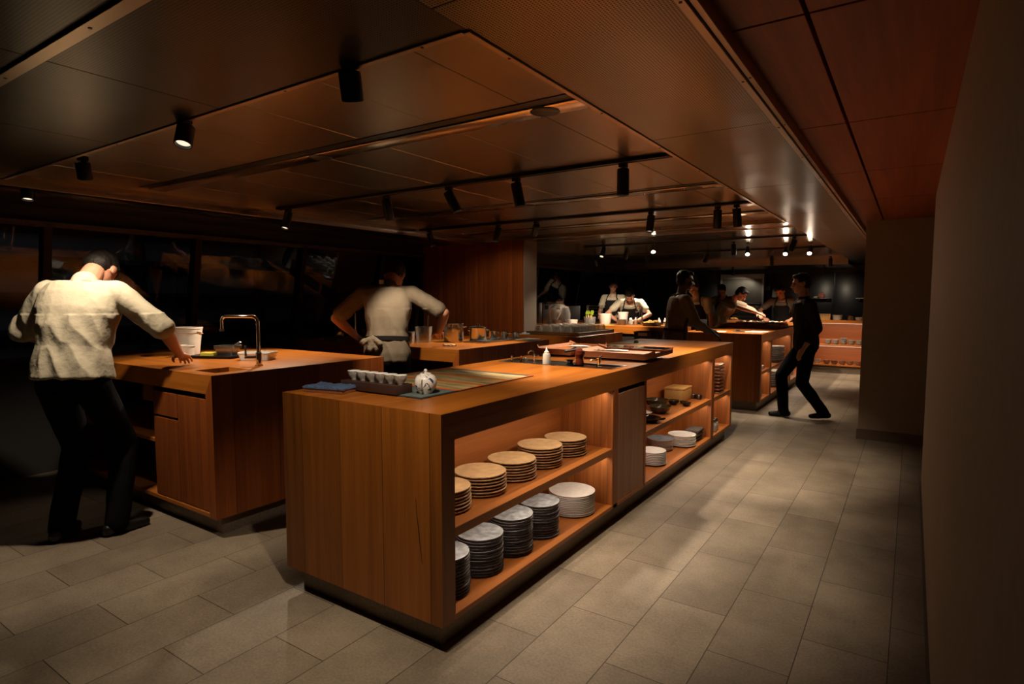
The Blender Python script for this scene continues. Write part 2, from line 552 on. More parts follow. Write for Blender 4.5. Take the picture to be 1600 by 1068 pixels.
ORD = ['top', 'second', 'third', 'fourth', 'fifth', 'sixth', 'seventh', 'eighth', 'ninth', 'tenth', 'eleventh', 'twelfth', 'thirteenth', 'fourteenth', 'fifteenth']
def nth(k):
    return 'topmost' if k == 0 else ORD[k] + ' from the top'

# ------------------------------------------------------------------ lamps
def spot_fixture(x, y, zc, d, power, label, name='track_spotlight', size=62, blend=0.55, length=0.14, rad=0.032, lens='lens', col=WARM, group='ceiling spotlights'):
    """black cylinder spotlight hanging from the ceiling at height zc, pointing along d; carries its own lamp"""
    d = Vector(d).normalized()
    t = thing(name, label, 'spotlight', (x, y, zc), 0, group)
    MB().box(-.02, .02, -.02, .02, -.022, 0, .003).tube([(0, 0, -.02), (0, 0, -.05)], 0.008).build('mount', M['black'], t)
    p0 = Vector((0, 0, -.045)) - d * 0.015
    p1 = p0 + d * length
    mb = MB()
    a = d.orthogonal().normalized()
    b = d.cross(a)
    def ring(p, r):
        return [tuple(p + (a * math.cos(w) + b * math.sin(w)) * r) for w in (2 * PI * i / 28 for i in range(28))]
    mb.rings([ring(p0, rad * .92), ring(p0 + d * .004, rad), ring(p1 - d * .003, rad), ring(p1, rad * .97), ring(p1, rad * .86), ring(p1 - d * .02, rad * .8)], True, True)
    mb.build('housing', M['black'], t)
    MB().rings([ring(p1 - d * .018, rad * .78), ring(p1 - d * .012, rad * .78)]).build('lamp_lens', M[lens], t)
    if power:
        ld = bpy.data.lights.new('spot_lamp', 'SPOT')
        ld.energy = power * E_SPOT
        ld.color = col
        ld.spot_size = math.radians(size)
        ld.spot_blend = blend
        ld.shadow_soft_size = 0.022
        lo = bpy.data.objects.new('spot_lamp', ld)
        COL.objects.link(lo)
        lo.parent = t
        lo.location = p1 + d * 0.012
        lo.rotation_euler = d.to_track_quat('-Z', 'Y').to_euler()
    return t

def strip_lamp(parent, loc, length, axis, power, d=(0, 0, -1), w=0.012):
    ld = bpy.data.lights.new('strip_lamp', 'AREA')
    ld.shape = 'RECTANGLE'
    ld.size = length
    ld.size_y = w
    ld.energy = power * E_STRIP
    ld.color = STRIP
    lo = bpy.data.objects.new('strip_lamp', ld)
    COL.objects.link(lo)
    lo.parent = parent
    lo.location = loc
    z = -Vector(d).normalized()
    x = Vector((0, 1, 0)) if axis == 'Y' else Vector((1, 0, 0))
    yv = z.cross(x).normalized()
    x = yv.cross(z)
    lo.rotation_euler = Matrix((x, yv, z)).transposed().to_euler()
    return lo

# near row, hung from the front edge of the recessed ceiling
R1 = 2.10
spot_fixture(-1.456, 1.27, 2.12, (-.25, .38, -1), 20, 'black ceiling spotlight in the near row, right end, pointing straight down', size=78, length=.085, rad=.034)
spot_fixture(-2.459, 1.29, 2.12, (.22, -.32, -1), 11, 'black ceiling spotlight in the near row with its pale lens turned towards us', size=75, length=.085, rad=.034)
spot_fixture(-3.544, 1.33, 2.12, (-.30, .22, -1), 26, 'black ceiling spotlight in the near row above the cream-shirted cook', length=.085, rad=.034, size=90)
spot_fixture(-4.60, 1.42, 2.12, (.22, -.12, -1), 2, 'black ceiling spotlight at the far left end of the near row', length=.085, rad=.034)
# second row, on the long black track over the first and second islands
spot_fixture(-1.309, 3.0, 2.115, (0, 0, -1), 24, 'black spotlight hanging straight down at the right end of the long track', size=75)
spot_fixture(-1.994, 3.0, 2.115, (.16, .12, -1), 24, 'slightly tilted black spotlight, second from the right on the long track')
spot_fixture(-2.518, 3.0, 2.115, (.42, .25, -1), 24, 'strongly tilted black spotlight in the middle of the long track')
spot_fixture(-3.088, 3.0, 2.115, (-.15, .42, -1), 26, 'black spotlight on the long track beside the bright ceiling glare', size=70)
spot_fixture(-4.20, 3.0, 2.115, (.08, -.38, -1), 36, 'black spotlight at the left end of the long track, lens showing', size=88)
# third row, y about 4.8
spot_fixture(-4.302, 4.8, 2.115, (.25, .1, -1), 5, 'black spotlight in front of the timber wall, leftmost of its row')
spot_fixture(-3.403, 4.8, 2.115, (-.12, -.25, -1), 34, 'black spotlight hanging above the steel pots with a small bright lens', size=75)
spot_fixture(-2.964, 4.8, 2.115, (-1.15, 1.31, -.95), 13, 'black spotlight tilted towards the right edge of the timber wall', size=60)
spot_fixture(-1.839, 4.8, 2.115, (-.02, -.20, -1), 50, 'black spotlight leaning left above the far end of the shelved island', size=92)
spot_fixture(-1.295, 4.8, 2.115, (-.08, .30, -1), 32, 'left one of two neighbouring black spotlights above the aisle', size=84)
spot_fixture(-1.151, 4.8, 2.115, (.05, .15, -1), 11, 'right one of two neighbouring black spotlights above the aisle', size=60)
# rear hall
spot_fixture(-2.793, 7.375, 2.115, (.28, -.62, -.75), 5, 'rear spotlight facing us above the pan on the left rear bench', lens='lensbright', size=100)
spot_fixture(-1.925, 8.704, 2.115, (.15, -.75, -.62), 5, 'dazzling rear spotlight facing us above the second shelved island', lens='lensbright', size=100)
spot_fixture(-1.483, 9.002, 2.115, (.05, -.8, -.6), 3, 'left one of the two bright rear spotlights near the aisle', lens='lensbright', size=100)
spot_fixture(-1.184, 9.046, 2.115, (.0, -.8, -.6), 3, 'right one of the two bright rear spotlights near the aisle', lens='lensbright', size=100)
spot_fixture(-3.62, 7.66, 2.115, (.03, -.72, -1), 58, 'dark rear spotlight above the tray of glasses', size=75)
spot_fixture(-3.447, 8.085, 2.115, (-.62, .72, -1.1), 87, 'dark rear spotlight above the white tubs', size=75)
spot_fixture(-4.692, 9.589, 2.115, (-.15, .8, -.9), 34, 'small rear spotlight by the rear windows, leftmost of the rear hall', size=70)
spot_fixture(-3.848, 9.924, 2.115, (-.2, .05, -1), 63.8, 'small rear spotlight above the cook bent over the bench')
spot_fixture(-2.693, 9.457, 2.115, (-.3, -.2, -1), 58, 'tilted rear spotlight left of the dazzling one')
spot_fixture(-1.92, 7.9, 2.115, (0, .1, -1), 52.2, 'dark rear spotlight hanging straight in front of the dazzling one', size=80)
spot_fixture(-1.178, 7.674, 2.115, (-.35, .1, -1), 10.15, 'dark rear spotlight tilted over the aisle edge')
spot_fixture(-2.0, 10.8, 2.115, (-.02, .30, -1), 52, 'unseen rear spotlight added above the trays of white food', size=105)  # unseen fill added over the far trays and the cook behind
spot_fixture(-1.2, 11.6, 2.115, (0, .1, -1), 29, 'rear spotlight above the low bowl shelves', size=90)

spot_fixture(-3.15, 12.95, 2.02, (-.15, .8, -.8), 10.15, 'small added spotlight turned towards the glass cabinet', size=90)  # extra lamp added to brighten the glass cabinet
spot_fixture(-1.45, 13.0, 2.02, (.05, .7, -.7), 4.35, 'small added spotlight turned towards the navy rear wall', size=100)  # extra lamp added to lift the navy wall a little

# ------------------------------------------------------------------ shell
def sbox(name, mat, *a, bev=0.0):
    return struct(MB().box(*a, bev).build(name, mat))

sbox('floor', M['floor'], -6.2, 1.6, -2.5, 15.0, -0.08, 0.0)
# right wall and the end of the passage
sbox('wall_right', M['wall'], 0.11, 0.35, -2.5, 5.36, 0, 2.145)
sbox('wall_passage', M['wall'], -0.40, 1.6, 6.76, 7.0, 0, 2.145)
sbox('wall_pantry', M['wall'], -0.40, -0.2, 7.0, 14.9, 0, 2.145)
sbox('wall_niche', M['wall'], 1.4, 1.6, 5.36, 6.76, 0, 2.145)
sbox('baseboard_right', M['baseb'], 0.098, 0.11, -2.5, 5.372, 0, 0.02)
sbox('baseboard_passage', M['baseb'], -0.412, 1.4, 6.748, 6.76, 0, 0.10)
sbox('wall_back', M['navy'], -6.2, -0.2, 14.4, 14.6, 0, 2.145)
# rear doors: flush navy panels with thin joints
for i, (xa, xb) in enumerate([(-4.95, -4.32), (-4.31, -3.80), (-2.66, -2.10), (-2.09, -1.40), (-1.39, -0.75)]):
    struct(MB().box(xa, xb, 14.375, 14.4, 0.10, 1.96, .004).build('trim_%d' % (i + 20), M['navy']))

# ceilings
def groove_ceiling(name, mat, x0, x1, y0, y1, z, gx=(), gy=(), th=0.05, g=0.006):
    """ceiling made of panels with open joints at gx / gy (one mesh)"""
    xs = [x0] + list(gx) + [x1]
    ys = [y0] + list(gy) + [y1]
    mb = MB()
    for a, b in zip(xs[:-1], xs[1:]):
        for c, d in zip(ys[:-1], ys[1:]):
            mb.box(a + (g / 2 if a != x0 else 0), b - (g / 2 if b != x1 else 0), c + (g / 2 if c != y0 else 0), d - (g / 2 if d != y1 else 0), z, z + th, 0.0012, 1)
    return struct(mb.build(name, mat))
groove_ceiling('ceiling', M['ceil'], -4.46, -0.995, 1.285, 6.0, 2.135, gx=(-3.99, -3.52, -3.06, -2.60, -2.16, -1.71, -1.27), g=0.003)
groove_ceiling('ceiling', M['perf'], -1.0, -0.49, -2.5, 14.4, 2.10, gy=(-.32, 1.13, 2.59, 4.05, 5.5, 7.0, 8.5, 10, 11.5), g=0.004)
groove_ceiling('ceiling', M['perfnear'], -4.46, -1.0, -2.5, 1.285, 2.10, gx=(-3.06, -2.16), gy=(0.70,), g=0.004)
groove_ceiling('ceiling', M['ceilwood'], -0.455, 1.6, -2.5, 6.76, 2.145, gx=(-.262,), gy=(-.58, .60, 1.775, 2.95, 4.12, 5.30), g=0.011)
sbox('ceiling', M['ceilwood'], -0.455, -0.2, 6.76, 14.4, 2.145, 2.2)
sbox('ceiling', M['void'], -6.3, 1.6, -2.5, 14.6, 2.20, 2.26)
groove_ceiling('ceiling', M['soffit'], -4.46, -1.0, 6.0, 6.45, 2.10, gx=(-3.3, -2.2), g=0.004)
groove_ceiling('ceiling', M['soffit'], -5.6, -1.0, 6.45, 12.4, 2.135, gx=(-4.6, -3.7, -2.8, -1.9), gy=(7.6, 8.9, 10.2), g=0.004)
groove_ceiling('ceiling', M['soffit'], -5.6, -1.0, 12.4, 14.4, 2.02, gx=(-3.7, -2.4), g=0.004, th=.15)
sbox('ceiling', M['walldark'], -6.2, -4.80, -2.5, 6.45, 2.10, 2.18)
struct(MB().box(-4.80, -4.46, -2.5, 6.1, 2.06, 2.18, .004).build('trim_1', M['soffit']))
# trims with screws
def trim(n, x0, x1, y0, y1, z0, z1, axis, step=0.62):
    o = struct(MB().box(x0, x1, y0, y1, z0, z1, .0015, 1).build('trim_%d' % n, M['trim']))
    mb = MB()
    if axis == 'Y':
        y = y0 + .2
        while y < y1:
            mb.lathe([(.0045, 0), (.0045, .004)], ((x0 + x1) / 2, y, z0 - .0015), 10)
            y += step
    else:
        x = x0 + .2
        while x < x1:
            mb.lathe([(.0045, 0), (.0045, .004)], (x, (y0 + y1) / 2, z0 - .0015), 10)
            x += step
    mb.build('screw', M['black'], o)
trim(2, -0.492, -0.470, -2.5, 14.3, 2.092, 2.15, 'Y')
trim(3, -0.468, -0.450, -2.5, 14.3, 2.100, 2.15, 'Y')
trim(4, -1.012, -0.992, 1.27, 6.0, 2.094, 2.15, 'Y')
trim(5, -4.46, -1.012, 1.262, 1.282, 2.094, 2.15, 'X')
trim(6, -4.46, -1.0, 0.68, 0.72, 2.090, 2.10, 'X')
trim(7, -4.46, -1.0, 6.0, 6.02, 2.092, 2.10, 'X')
trim(8, -5.6, -1.0, 6.44, 6.46, 2.094, 2.15, 'X')
# flush black bars painting the shade of the recessed slots, with metal strips
struct(MB().box(-4.3, -1.05, 1.93, 1.985, 2.1325, 2.15).build('trim_9', M['track']))
struct(MB().box(-4.3, -1.03, 1.99, 2.10, 2.127, 2.15, .002).build('trim_10', M['soffit']))
struct(MB().box(-4.3, -1.03, 3.93, 4.06, 2.127, 2.15, .002).build('trim_11', M['soffit']))
struct(MB().box(-4.3, -1.05, 3.87, 3.925, 2.1325, 2.15).build('trim_12', M['track']))
struct(MB().box(-4.3, -1.03, 5.35, 5.50, 2.122, 2.15, .002).build('trim_13', M['soffit']))
# lighting tracks
def track(y, x0, x1, label):
    t = thing('light_track', label, 'lighting track', ((x0 + x1) / 2, y, 2.115), 0, 'ceiling light tracks')
    h = (x1 - x0) / 2
    mb = MB()
    mb.box(-h, h, -.022, -.008, 0, .0215, .002, 1).box(-h, h, .008, .022, 0, .0215, .002, 1).box(-h, h, -.009, .009, .012, .0215)
    mb.build('rail', M['track'], t)
    MB().box(h, h + .012, -.023, .023, 0, .0215, .002).build('end_cap', M['black'], t)
    MB().box(-h - .012, -h, -.023, .023, 0, .0215, .002).build('end_cap', M['black'], t)
track(3.0, -4.32, -1.06, 'long black lighting track carrying five spotlights over the nearest islands')
track(4.8, -4.42, -1.03, 'black lighting track in front of the timber wall with six spotlights')
track(7.66, -3.9, -1.06, 'dark lighting track of the rear hall nearest the timber wall')
track(9.5, -4.9, -1.06, 'dark lighting track farthest back in the rear hall')
# round ceiling devices
for i, (x, y, lab) in enumerate([(-1.224, 2.045, 'round black ceiling speaker in the first metal strip, right end'), (-2.58, 2.045, 'round black ceiling speaker in the first metal strip, left one'),
                                 (-2.546, 3.99, 'round dark ceiling detector in the second metal strip, left one'), (-1.24, 3.99, 'round dark ceiling detector in the second metal strip, right end')]):
    t = thing('ceiling_speaker' if i < 2 else 'smoke_detector', lab, 'ceiling device', (x, y, 2.127), 0, 'round ceiling devices')
    MB().lathe([(.055, 0), (.055, -.003), (.048, -.006), (.02, -.007), (.001, -.007)], n=32).build('cover', M['black'], t)
    MB().lathe([(.058, 0), (.0585, -.002), (.0555, -.0035), (.0555, 0)], n=32).build('ring', M['track'], t)

# windows along the left, leaning outwards towards the sill
def window(n, y0, y1, zt=1.985, zb=0.88):
    xt, k = -5.6, 0.19
    xb = xt - (zt - zb) * k
    mb = MB()
    w = .028
    def lean(ya, yb, za, zb_, d0, d1):
        xa, xb_ = xt - (zt - za) * k, xt - (zt - zb_) * k
        mb.rings([[(xa + d0, ya, za), (xa + d1, ya, za), (xa + d1, yb, za), (xa + d0, yb, za)], [(xb_ + d0, ya, zb_), (xb_ + d1, ya, zb_), (xb_ + d1, yb, zb_), (xb_ + d0, yb, zb_)]])
    lean(y0 - w, y0 + w, zb, zt, -.05, .05)
    lean(y1 - w, y1 + w, zb, zt, -.05, .05)
    lean(y0 + w, y1 - w, zb, zb + .05, -.04, .05)
    lean(y0 + w, y1 - w, zt - .04, zt, -.04, .05)
    o = struct(mb.build('window_%d' % n, M['frame']))
    g = MB()
    g.rings([[(xb - .004, y0 + w, zb + .05), (xb + .002, y0 + w, zb + .05), (xb + .002, y1 - w, zb + .05), (xb - .004, y1 - w, zb + .05)],
             [(xt - .004, y0 + w, zt - .04), (xt + .002, y0 + w, zt - .04), (xt + .002, y1 - w, zt - .04), (xt - .004, y1 - w, zt - .04)]])
    g.build('glass_pane', M['glass'], o)
ys = [-.51, .66, 1.83, 3.0, 4.17, 5.34, 6.1]
for i in range(len(ys) - 1):
    window(i + 1, ys[i], ys[i + 1])
ys = [6.5, 7.65, 9.1, 10.75, 12.45, 14.35]
for i in range(len(ys) - 1):
    window(i + 7, ys[i], ys[i + 1])
sbox('wall_left', M['walldark'], -5.95, -5.60, -2.5, 14.4, 1.985, 2.2)
sbox('wall_sill', M['walldark'], -6.1, -5.72, -2.5, 14.4, 0, 0.88)

# building across the way, seen dimly through the left windows
t = thing('street_building', 'dim grey building with horizontal bands seen through the left windows', 'building', (-11.0, 4.0, -6))
MB().box(-1, 0, -9, 12, 0, 16).build('facade', M['facade'], t)
for k in range(14):
    MB().box(.001, .12, -9, 12, 5.2 + .55 * k, 5.28 + .55 * k).build('band', M['walldark'], t)
for k in range(9):
    MB().box(.001, .06, -8 + 2.2 * k, -7.9 + 2.2 * k, 0, 16).build('pier', M['walldark'], t)
ld = bpy.data.lights.new('facade_fill', 'AREA')  # unseen area lamp added to light the facade
ld.energy = 22
ld.size = 1.5
ld.color = (.85, .92, 1.0)
lo = bpy.data.objects.new('facade_fill', ld)
COL.objects.link(lo)
lo.location = (-8.5, 0.5, 6)
lo.rotation_euler = Vector((-1, .1, -1.2)).to_track_quat('-Z', 'Y').to_euler()

# timber wall behind the pots
struct(MB().box(-5.6, -3.955, 6.11, 6.40, 0, 2.10).build('wall_timber', M['wallwood']))
struct(MB().box(-3.955, -3.945, 6.11, 6.40, 0.0, 2.10).build('trim_14', plain('pale edge panel', (0.20, 0.155, 0.12), 0.5)))

# ------------------------------------------------------------------ islands
ZT, ZB, ZF = 0.956, 0.11, 0.845
def shelved_island(name, label, x0, x1, y0, y1, bays, door=None, back=-1.835, strip_w=3.0, cut=None):
    """counter with open lit shelves on its right side; coordinates are world, root sits at the floor corner"""
    ox, oy = (x0 + x1) / 2, (y0 + y1) / 2
    t = thing(name, label, 'kitchen island', (ox, oy, 0))
    X0, X1, Y0, Y1 = x0 - ox, x1 - ox, y0 - oy, y1 - oy
    bk = back - ox
    th = .07
    # worktop, one slab, with its mitred end panels
    mb = MB()
    if cut:                                                     # rectangular cut-outs (ya, yb, xa, xb) sorted by y
        yy = Y0
        for ya, yb, xa, xb in cut:
            if yy == Y0:
                mb.rings([[(x, Y0, ZT), (x, Y0 + th, ZF), (x, ya - oy, ZF), (x, ya - oy, ZT)] for x in (X0, X1)])
            else:
                mb.box(X0, X1, yy, ya - oy, ZF, ZT)
            mb.box(X0, xa - ox, ya - oy, yb - oy, ZF, ZT)
            mb.box(xb - ox, X1, ya - oy, yb - oy, ZF, ZT)
            yy = yb - oy
        mb.rings([[(x, yy, ZT), (x, yy, ZF), (x, Y1 - th * .6, ZF), (x, Y1, ZT)] for x in (X0, X1)])
    else:
        mb.rings([[(x, Y0, ZT), (x, Y0 + th, ZF), (x, Y1 - th * .6, ZF), (x, Y1, ZT)] for x in (X0, X1)])
    mb.build('worktop', M['top'], t)
    # waterfall ends, mitred against the worktop
    for ya, yb in ((Y0, Y0 + th), (Y1, Y1 - th * .6)):
        MB().rings([[(x, ya, ZB), (x, yb, ZB), (x, yb, ZF), (x, ya, ZT)] for x in (X0, X1)]).build('end_panel', M['end'], t)
    MB().box(X0, X0 + .03, Y0 + th, Y1 - th * .6, ZB, ZF).build('side_panel', M['side'], t)
    MB().box(X0 + .03, X1, Y0 + th, Y1 - th * .6, ZB, ZB + .025, .002, 1).build('bottom_board', M['shelfy'], t)
    MB().box(bk - .02, bk, Y0 + th, Y1 - th * .6, ZB + .025, ZF).build('back_board', M['bayy'], t)
    MB().box(X0 + .055, X1 - .05, Y0 + .05, Y1 - .05, 0, ZB).build('plinth', M['plinth'], t)
    for ya, yb, sh in bays:
        A, B = ya - oy, yb - oy
        # lining panels of the bay
        MB().box(bk, X1 - .002, A - .001, A + .012, ZB + .025, ZF).build('bay_side', M['bayz'], t)
        MB().box(bk, X1 - .002, B - .012, B + .001, ZB + .025, ZF).build('bay_side', M['bayz'], t)
        MB().box(bk, X1 - .004, A + .012, B - .012, sh - .04, sh, .002, 1).build('shelf', M['shelfy'], t)
        for zz, pw in ((ZF - .004, 1.0), (sh - .044, 0.9)):
            MB().box(X1 - .060, X1 - .050, A + .03, B - .03, zz - .004, zz).build('light_strip', M['led'], t)
            strip_lamp(t, (X1 - .055, (A + B) / 2, zz - .006), (B - A) - .06, 'Y', strip_w * pw * (B - A), (-.25, 0, -1))
    prev = None
    for ya, yb in [(bays[i][1], bays[i + 1][0]) for i in range(len(bays) - 1)]:
        if door and ya < door[0] < yb:
            continue
        MB().box(bk, X1, ya - oy + .001, yb - oy - .001, ZB, ZF, .002, 1).build('divider', M['post'], t)
    if door:
        da, db, pa, pb = door
        MB().box(bk, X1, pa - oy, da - oy - .004, ZB, ZF, .002, 1).build('divider', M['post'], t)
        d = MB().box(X1 - .03, X1 - .003, da - oy, db - oy, ZB + .006, ZF - .03, .002, 1).build('door', M['door'], t)
        MB().box(X1 - .05, X1 - .03, da - oy, db - oy, ZF - .03, ZF).build('finger_slot', M['void'], d)
        MB().box(bk, X1, db - oy + .004, pb - oy, ZB, ZF, .002, 1).build('divider', M['post'], t)
    return t

A_CUT = [(3.37, 3.60, -2.37, -1.535), (4.90, 5.17, -2.37, -1.74)]
tA = shelved_island('kitchen_island', 'long nearest timber island with lit open shelves of plates on its right side', -2.452, -1.468, 1.692, 6.13,
               [(1.762, 3.28, .488), (3.80, 5.41, .488), (5.475, 6.085, .488)], door=(3.347, 3.772, 3.281, 3.80), cut=A_CUT)
shelved_island('kitchen_island', 'rear shelved timber island beyond the nearest one, beside the aisle', -2.50, -1.51, 7.69, 11.85,
               [(7.76, 8.30, .488), (8.37, 9.84, .488), (9.91, 11.80, .488)], back=-1.95, strip_w=2.6)

# island with the small sink (left)
def plain_island(name, label, x0, x1, y0, y1, open_front=False, sink=None):
    ox, oy = (x0 + x1) / 2, (y0 + y1) / 2
    t = thing(name, label, 'kitchen island', (ox, oy, 0))
    X0, X1, Y0, Y1 = x0 - ox, x1 - ox, y0 - oy, y1 - oy
    mb = MB()
    if sink:
        sxa, sxb, sya, syb = sink[0] - ox, sink[1] - ox, sink[2] - oy, sink[3] - oy
        for p, q in ((Y0, sya), (syb, Y1)):
            mb.rings([[(X0, y, ZF), (X1 - .07, y, ZF), (X1, y, ZT), (X0, y, ZT)] for y in (p, q)])
        mb.box(X0, sxa, sya, syb, ZF, ZT)
        mb.rings([[(sxb, y, ZF), (X1 - .07, y, ZF), (X1, y, ZT), (sxb, y, ZT)] for y in (sya, syb)])
        k = MB()
        k.box(sxa - .02, sxb + .02, sya - .02, syb + .02, ZF - .12, ZF - .11)
        k.box(sxa - .02, sxa, sya - .02, syb + .02, ZF - .11, ZF).box(sxb, sxb + .02, sya - .02, syb + .02, ZF - .11, ZF)
        k.box(sxa, sxb, sya - .02, sya, ZF - .11, ZF).box(sxa, sxb, syb, syb + .02, ZF - .11, ZF)
        k.build('sink_basin', M['steel'], t)
    else:
        mb.rings([[(X0, y, ZF), (X1 - .07, y, ZF), (X1, y, ZT), (X0, y, ZT)] for y in (Y0, Y1)])
    mb.build('worktop', M['topx'], t)
    MB().rings([[(X1 - .07, y, ZB), (X1, y, ZB), (X1, y, ZT), (X1 - .07, y, ZF)] for y in (Y0, Y1)]).build('end_panel', M['side'], t)
    MB().box(X0, X0 + .07, Y0, Y1, ZB, ZF, .002, 1).build('end_panel', M['side'], t)
    MB().box(X0 + .07, X1 - .07, Y1 - .03, Y1, ZB, ZF).build('back_board', M['endred'], t)
    MB().box(X0 + .07, X1 - .07, Y0 + .004, Y1 - .03, ZB, ZB + .025, .002, 1).build('bottom_board', M['shelfx'], t)
    MB().box(X0 + .055, X1 - .055, Y0 + .06, Y1 - .05, 0, ZB).build('plinth', M['plinth'], t)
    return t, ox, oy
tB, ox, oy = plain_island('kitchen_island', 'left timber island with a small sink, the cream-shirted cook at its front', -5.45, -3.297, 1.818, 3.15, sink=(-3.63, -3.40, 1.90, 2.12))
Y0 = 1.818 - oy
# front of the left island: fixed panel, drawer, door and an open compartment
MB().box(-3.715 - ox, -3.37 - ox, Y0 + .012, Y0 + .035, ZB + .03, ZF - .035, .002, 1).build('front_panel', M['endred'], tB)
MB().box(-4.012 - ox, -3.72 - ox, Y0 + .010, Y0 + .033, .660, ZF - .035, .002, 1).build('drawer', M['endred'], tB)
MB().box(-4.012 - ox, -3.72 - ox, Y0 + .010, Y0 + .033, ZB + .03, .645, .002, 1).build('door', M['endred'], tB)
MB().box(-4.03 - ox, -3.37 - ox, Y0 + .08, Y0 + .09, ZB + .03, ZF).build('shade_board', M['void'], tB)  # near-black sheet painting the shade behind the front gaps
MB().box(-4.03 - ox, -4.014 - ox, Y0 + .02, 3.1 - oy, ZB + .026, ZF).build('divider', M['endred'], tB)
MB().box(-5.37 - ox, -4.03 - ox, Y0 + .02, 3.1 - oy, .47, .495, .002, 1).build('shelf', M['shelfx'], tB)
MB().box(-4.25 - ox, -4.035 - ox, Y0 + .05, Y0 + .30, .72, .84, .01).build('inner_drawer', M['shelfx'], tB)

tC, ox, oy = plain_island('kitchen_island', 'middle timber island carrying the steel pots, open below its worktop', -5.45, -3.20, 3.93, 5.45)
MB().box(-3.45 - ox, -3.271 - ox, 4.05 - oy, 5.40 - oy, ZB + .026, ZF).build('shade_board', M['void'], tC)  # near-black block stands for the shade under the worktop
tF, ox, oy = plain_island('kitchen_island', 'timber counter beside the timber wall carrying the tray of glasses', -3.94, -3.10, 5.97, 7.15)
MB().box(-4.40 - ox, -3.94 - ox, 5.97 - oy, 6.105 - oy, ZF + .03, ZT, .002, 1).build('ledge', M['topx'], tF)
MB().box(-3.87 - ox, -3.17 - ox, 6.0 - oy, 6.03 - oy, ZB + .026, ZF).build('shade_board', M['void'], tF)
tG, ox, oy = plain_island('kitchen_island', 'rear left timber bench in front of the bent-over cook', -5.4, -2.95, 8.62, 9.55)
MB().box(-5.3 - ox, -3.45 - ox, 8.64 - oy, 8.66 - oy, ZB + .026, ZF).build('shade_board', M['void'], tG)
MB().box(-3.44 - ox, -3.02 - ox, 8.64 - oy, 8.66 - oy, ZB + .026, ZF).build('front_panel', M['endred'], tG)

# rear counter with bowl shelves across the end of the aisle
tH = thing('back_counter', 'low open counter across the end of the aisle with lit shelves of bowls', 'counter', (-1.0, 12.7, 0))
MB().box(-.62, .59, -.28, .30, .93, .985, .002, 1).build('worktop', M['topx'], tH)
MB().box(-.62, .59, .20, .22, .11, .93).build('back_board', M['bayx'], tH)
MB().box(-.62, -.59, -.27, .20, .11, .93, .002, 1).build('end_panel', M['bayz'], tH)
MB().box(.56, .59, -.27, .20, .11, .93, .002, 1).build('end_panel', M['bayz'], tH)
for zz in (.53, .155):
    MB().box(-.59, .56, -.26, .20, zz - .025, zz, .002, 1).build('shelf', M['shelfx'], tH)
for zz in (.925, .50):
    MB().box(-.55, .52, -.22, -.21, zz - .004, zz).build('light_strip', M['led'], tH)
    strip_lamp(tH, (0, -.205, zz - .01), 1.1, 'X', 4.0, (0, .5, -1))
MB().box(-.60, .57, -.22, .2, 0, .11).build('plinth', M['plinth'], tH)

# ------------------------------------------------------------------ plates and bowls
def plate_mesh(r, mats, h=.016, th=.006, foot=.62, jit=0.004, name='plate', n=44, lip=False):
    mb = MB()
    prof = [(r * foot * .9, 0), (r * foot, .0), (r * foot + .003, .001), (r * .95, h - th), (r * .99, h - th * .85), (r, h - th * .5), (r * .995, h - th * .1), (r * .985, h)]
    mb.mi = 1
    if lip:                                  # pale glazed lip over a clay underside darkened as gap shade
        mb.lathe(prof[:6], n=n, cap0=True, cap1=False, jit=jit)
        mb.mi = 0
        mb.lathe(prof[5:], n=n, cap0=False, cap1=False, jit=jit)
    else:
        mb.lathe(prof, n=n, cap0=True, cap1=False, jit=jit)
    mb.mi = 0
    mb.lathe([(r * .985, h), (r * .965, h + .0006), (r * .93, h - .002), (r * foot, min(th, .0065)), (r * .3, min(th, .0065) - .001), (.002, min(th, .0065) - .001)], n=n, cap0=False, cap1=True, jit=jit)
    bmesh.ops.remove_doubles(mb.bm, verts=mb.bm.verts, dist=1e-5)
    return mb.build(name, mats, smooth=40)

def stack(proto, n, x, y, z, pitch, what, where, group, wob=0.0, tilt=0.0, name=None):
    """n copies one on another; each a thing of its own"""
    for k in range(n):
        a = random.uniform(0, 6.28)
        r = wob * random.uniform(-1, 1)
        o = proto if proto.get('free') else proto.copy()
        if proto.get('free'):
            del proto['free']
        else:
            COL.objects.link(o)
        o.location = (x + r * math.cos(a), y + r * math.sin(a), z + k * pitch)
        o.rotation_euler = (random.uniform(-tilt, tilt), random.uniform(-tilt, tilt), a)
        tag(o, '%s, %s in %s' % (what, nth(n - 1 - k), where), proto['category'] if 'category' in proto else 'plate', group)

def proto(o, cat):
    o['free'] = 1
    o['category'] = cat
    return o

p_tan = proto(plate_mesh(.125, [M['tan'], M['tanedge']], h=.013, th=.0068, jit=.006, name='dinner_plate'), 'plate')
SB = .488
spots = ['nearest stack of the upper shelf', 'second upper-shelf stack from the near end', 'middle stack of the upper shelf', 'fourth upper-shelf stack from the near end', 'farthest stack of the upper shelf']
for (x, y, n), w in zip([(-1.666, 1.93, 7), (-1.666, 2.198, 7), (-1.666, 2.47, 7), (-1.666, 2.743, 8), (-1.666, 3.03, 7)], spots):
    stack(p_tan, n, x, y, SB + .0005, .0142, 'tan stoneware plate', w, 'tan plates on the upper shelf', .004, .006)
p_dark = proto(plate_mesh(.113, [M['greyglaze'], M['darkedge']], h=.0115, th=.0095, foot=.80, jit=.004, name='stoneware_plate'), 'plate')
spots = ['nearest dark stack of the lower shelf', 'second dark stack of the lower shelf', 'third dark stack of the lower shelf', 'farthest dark stack of the lower shelf']
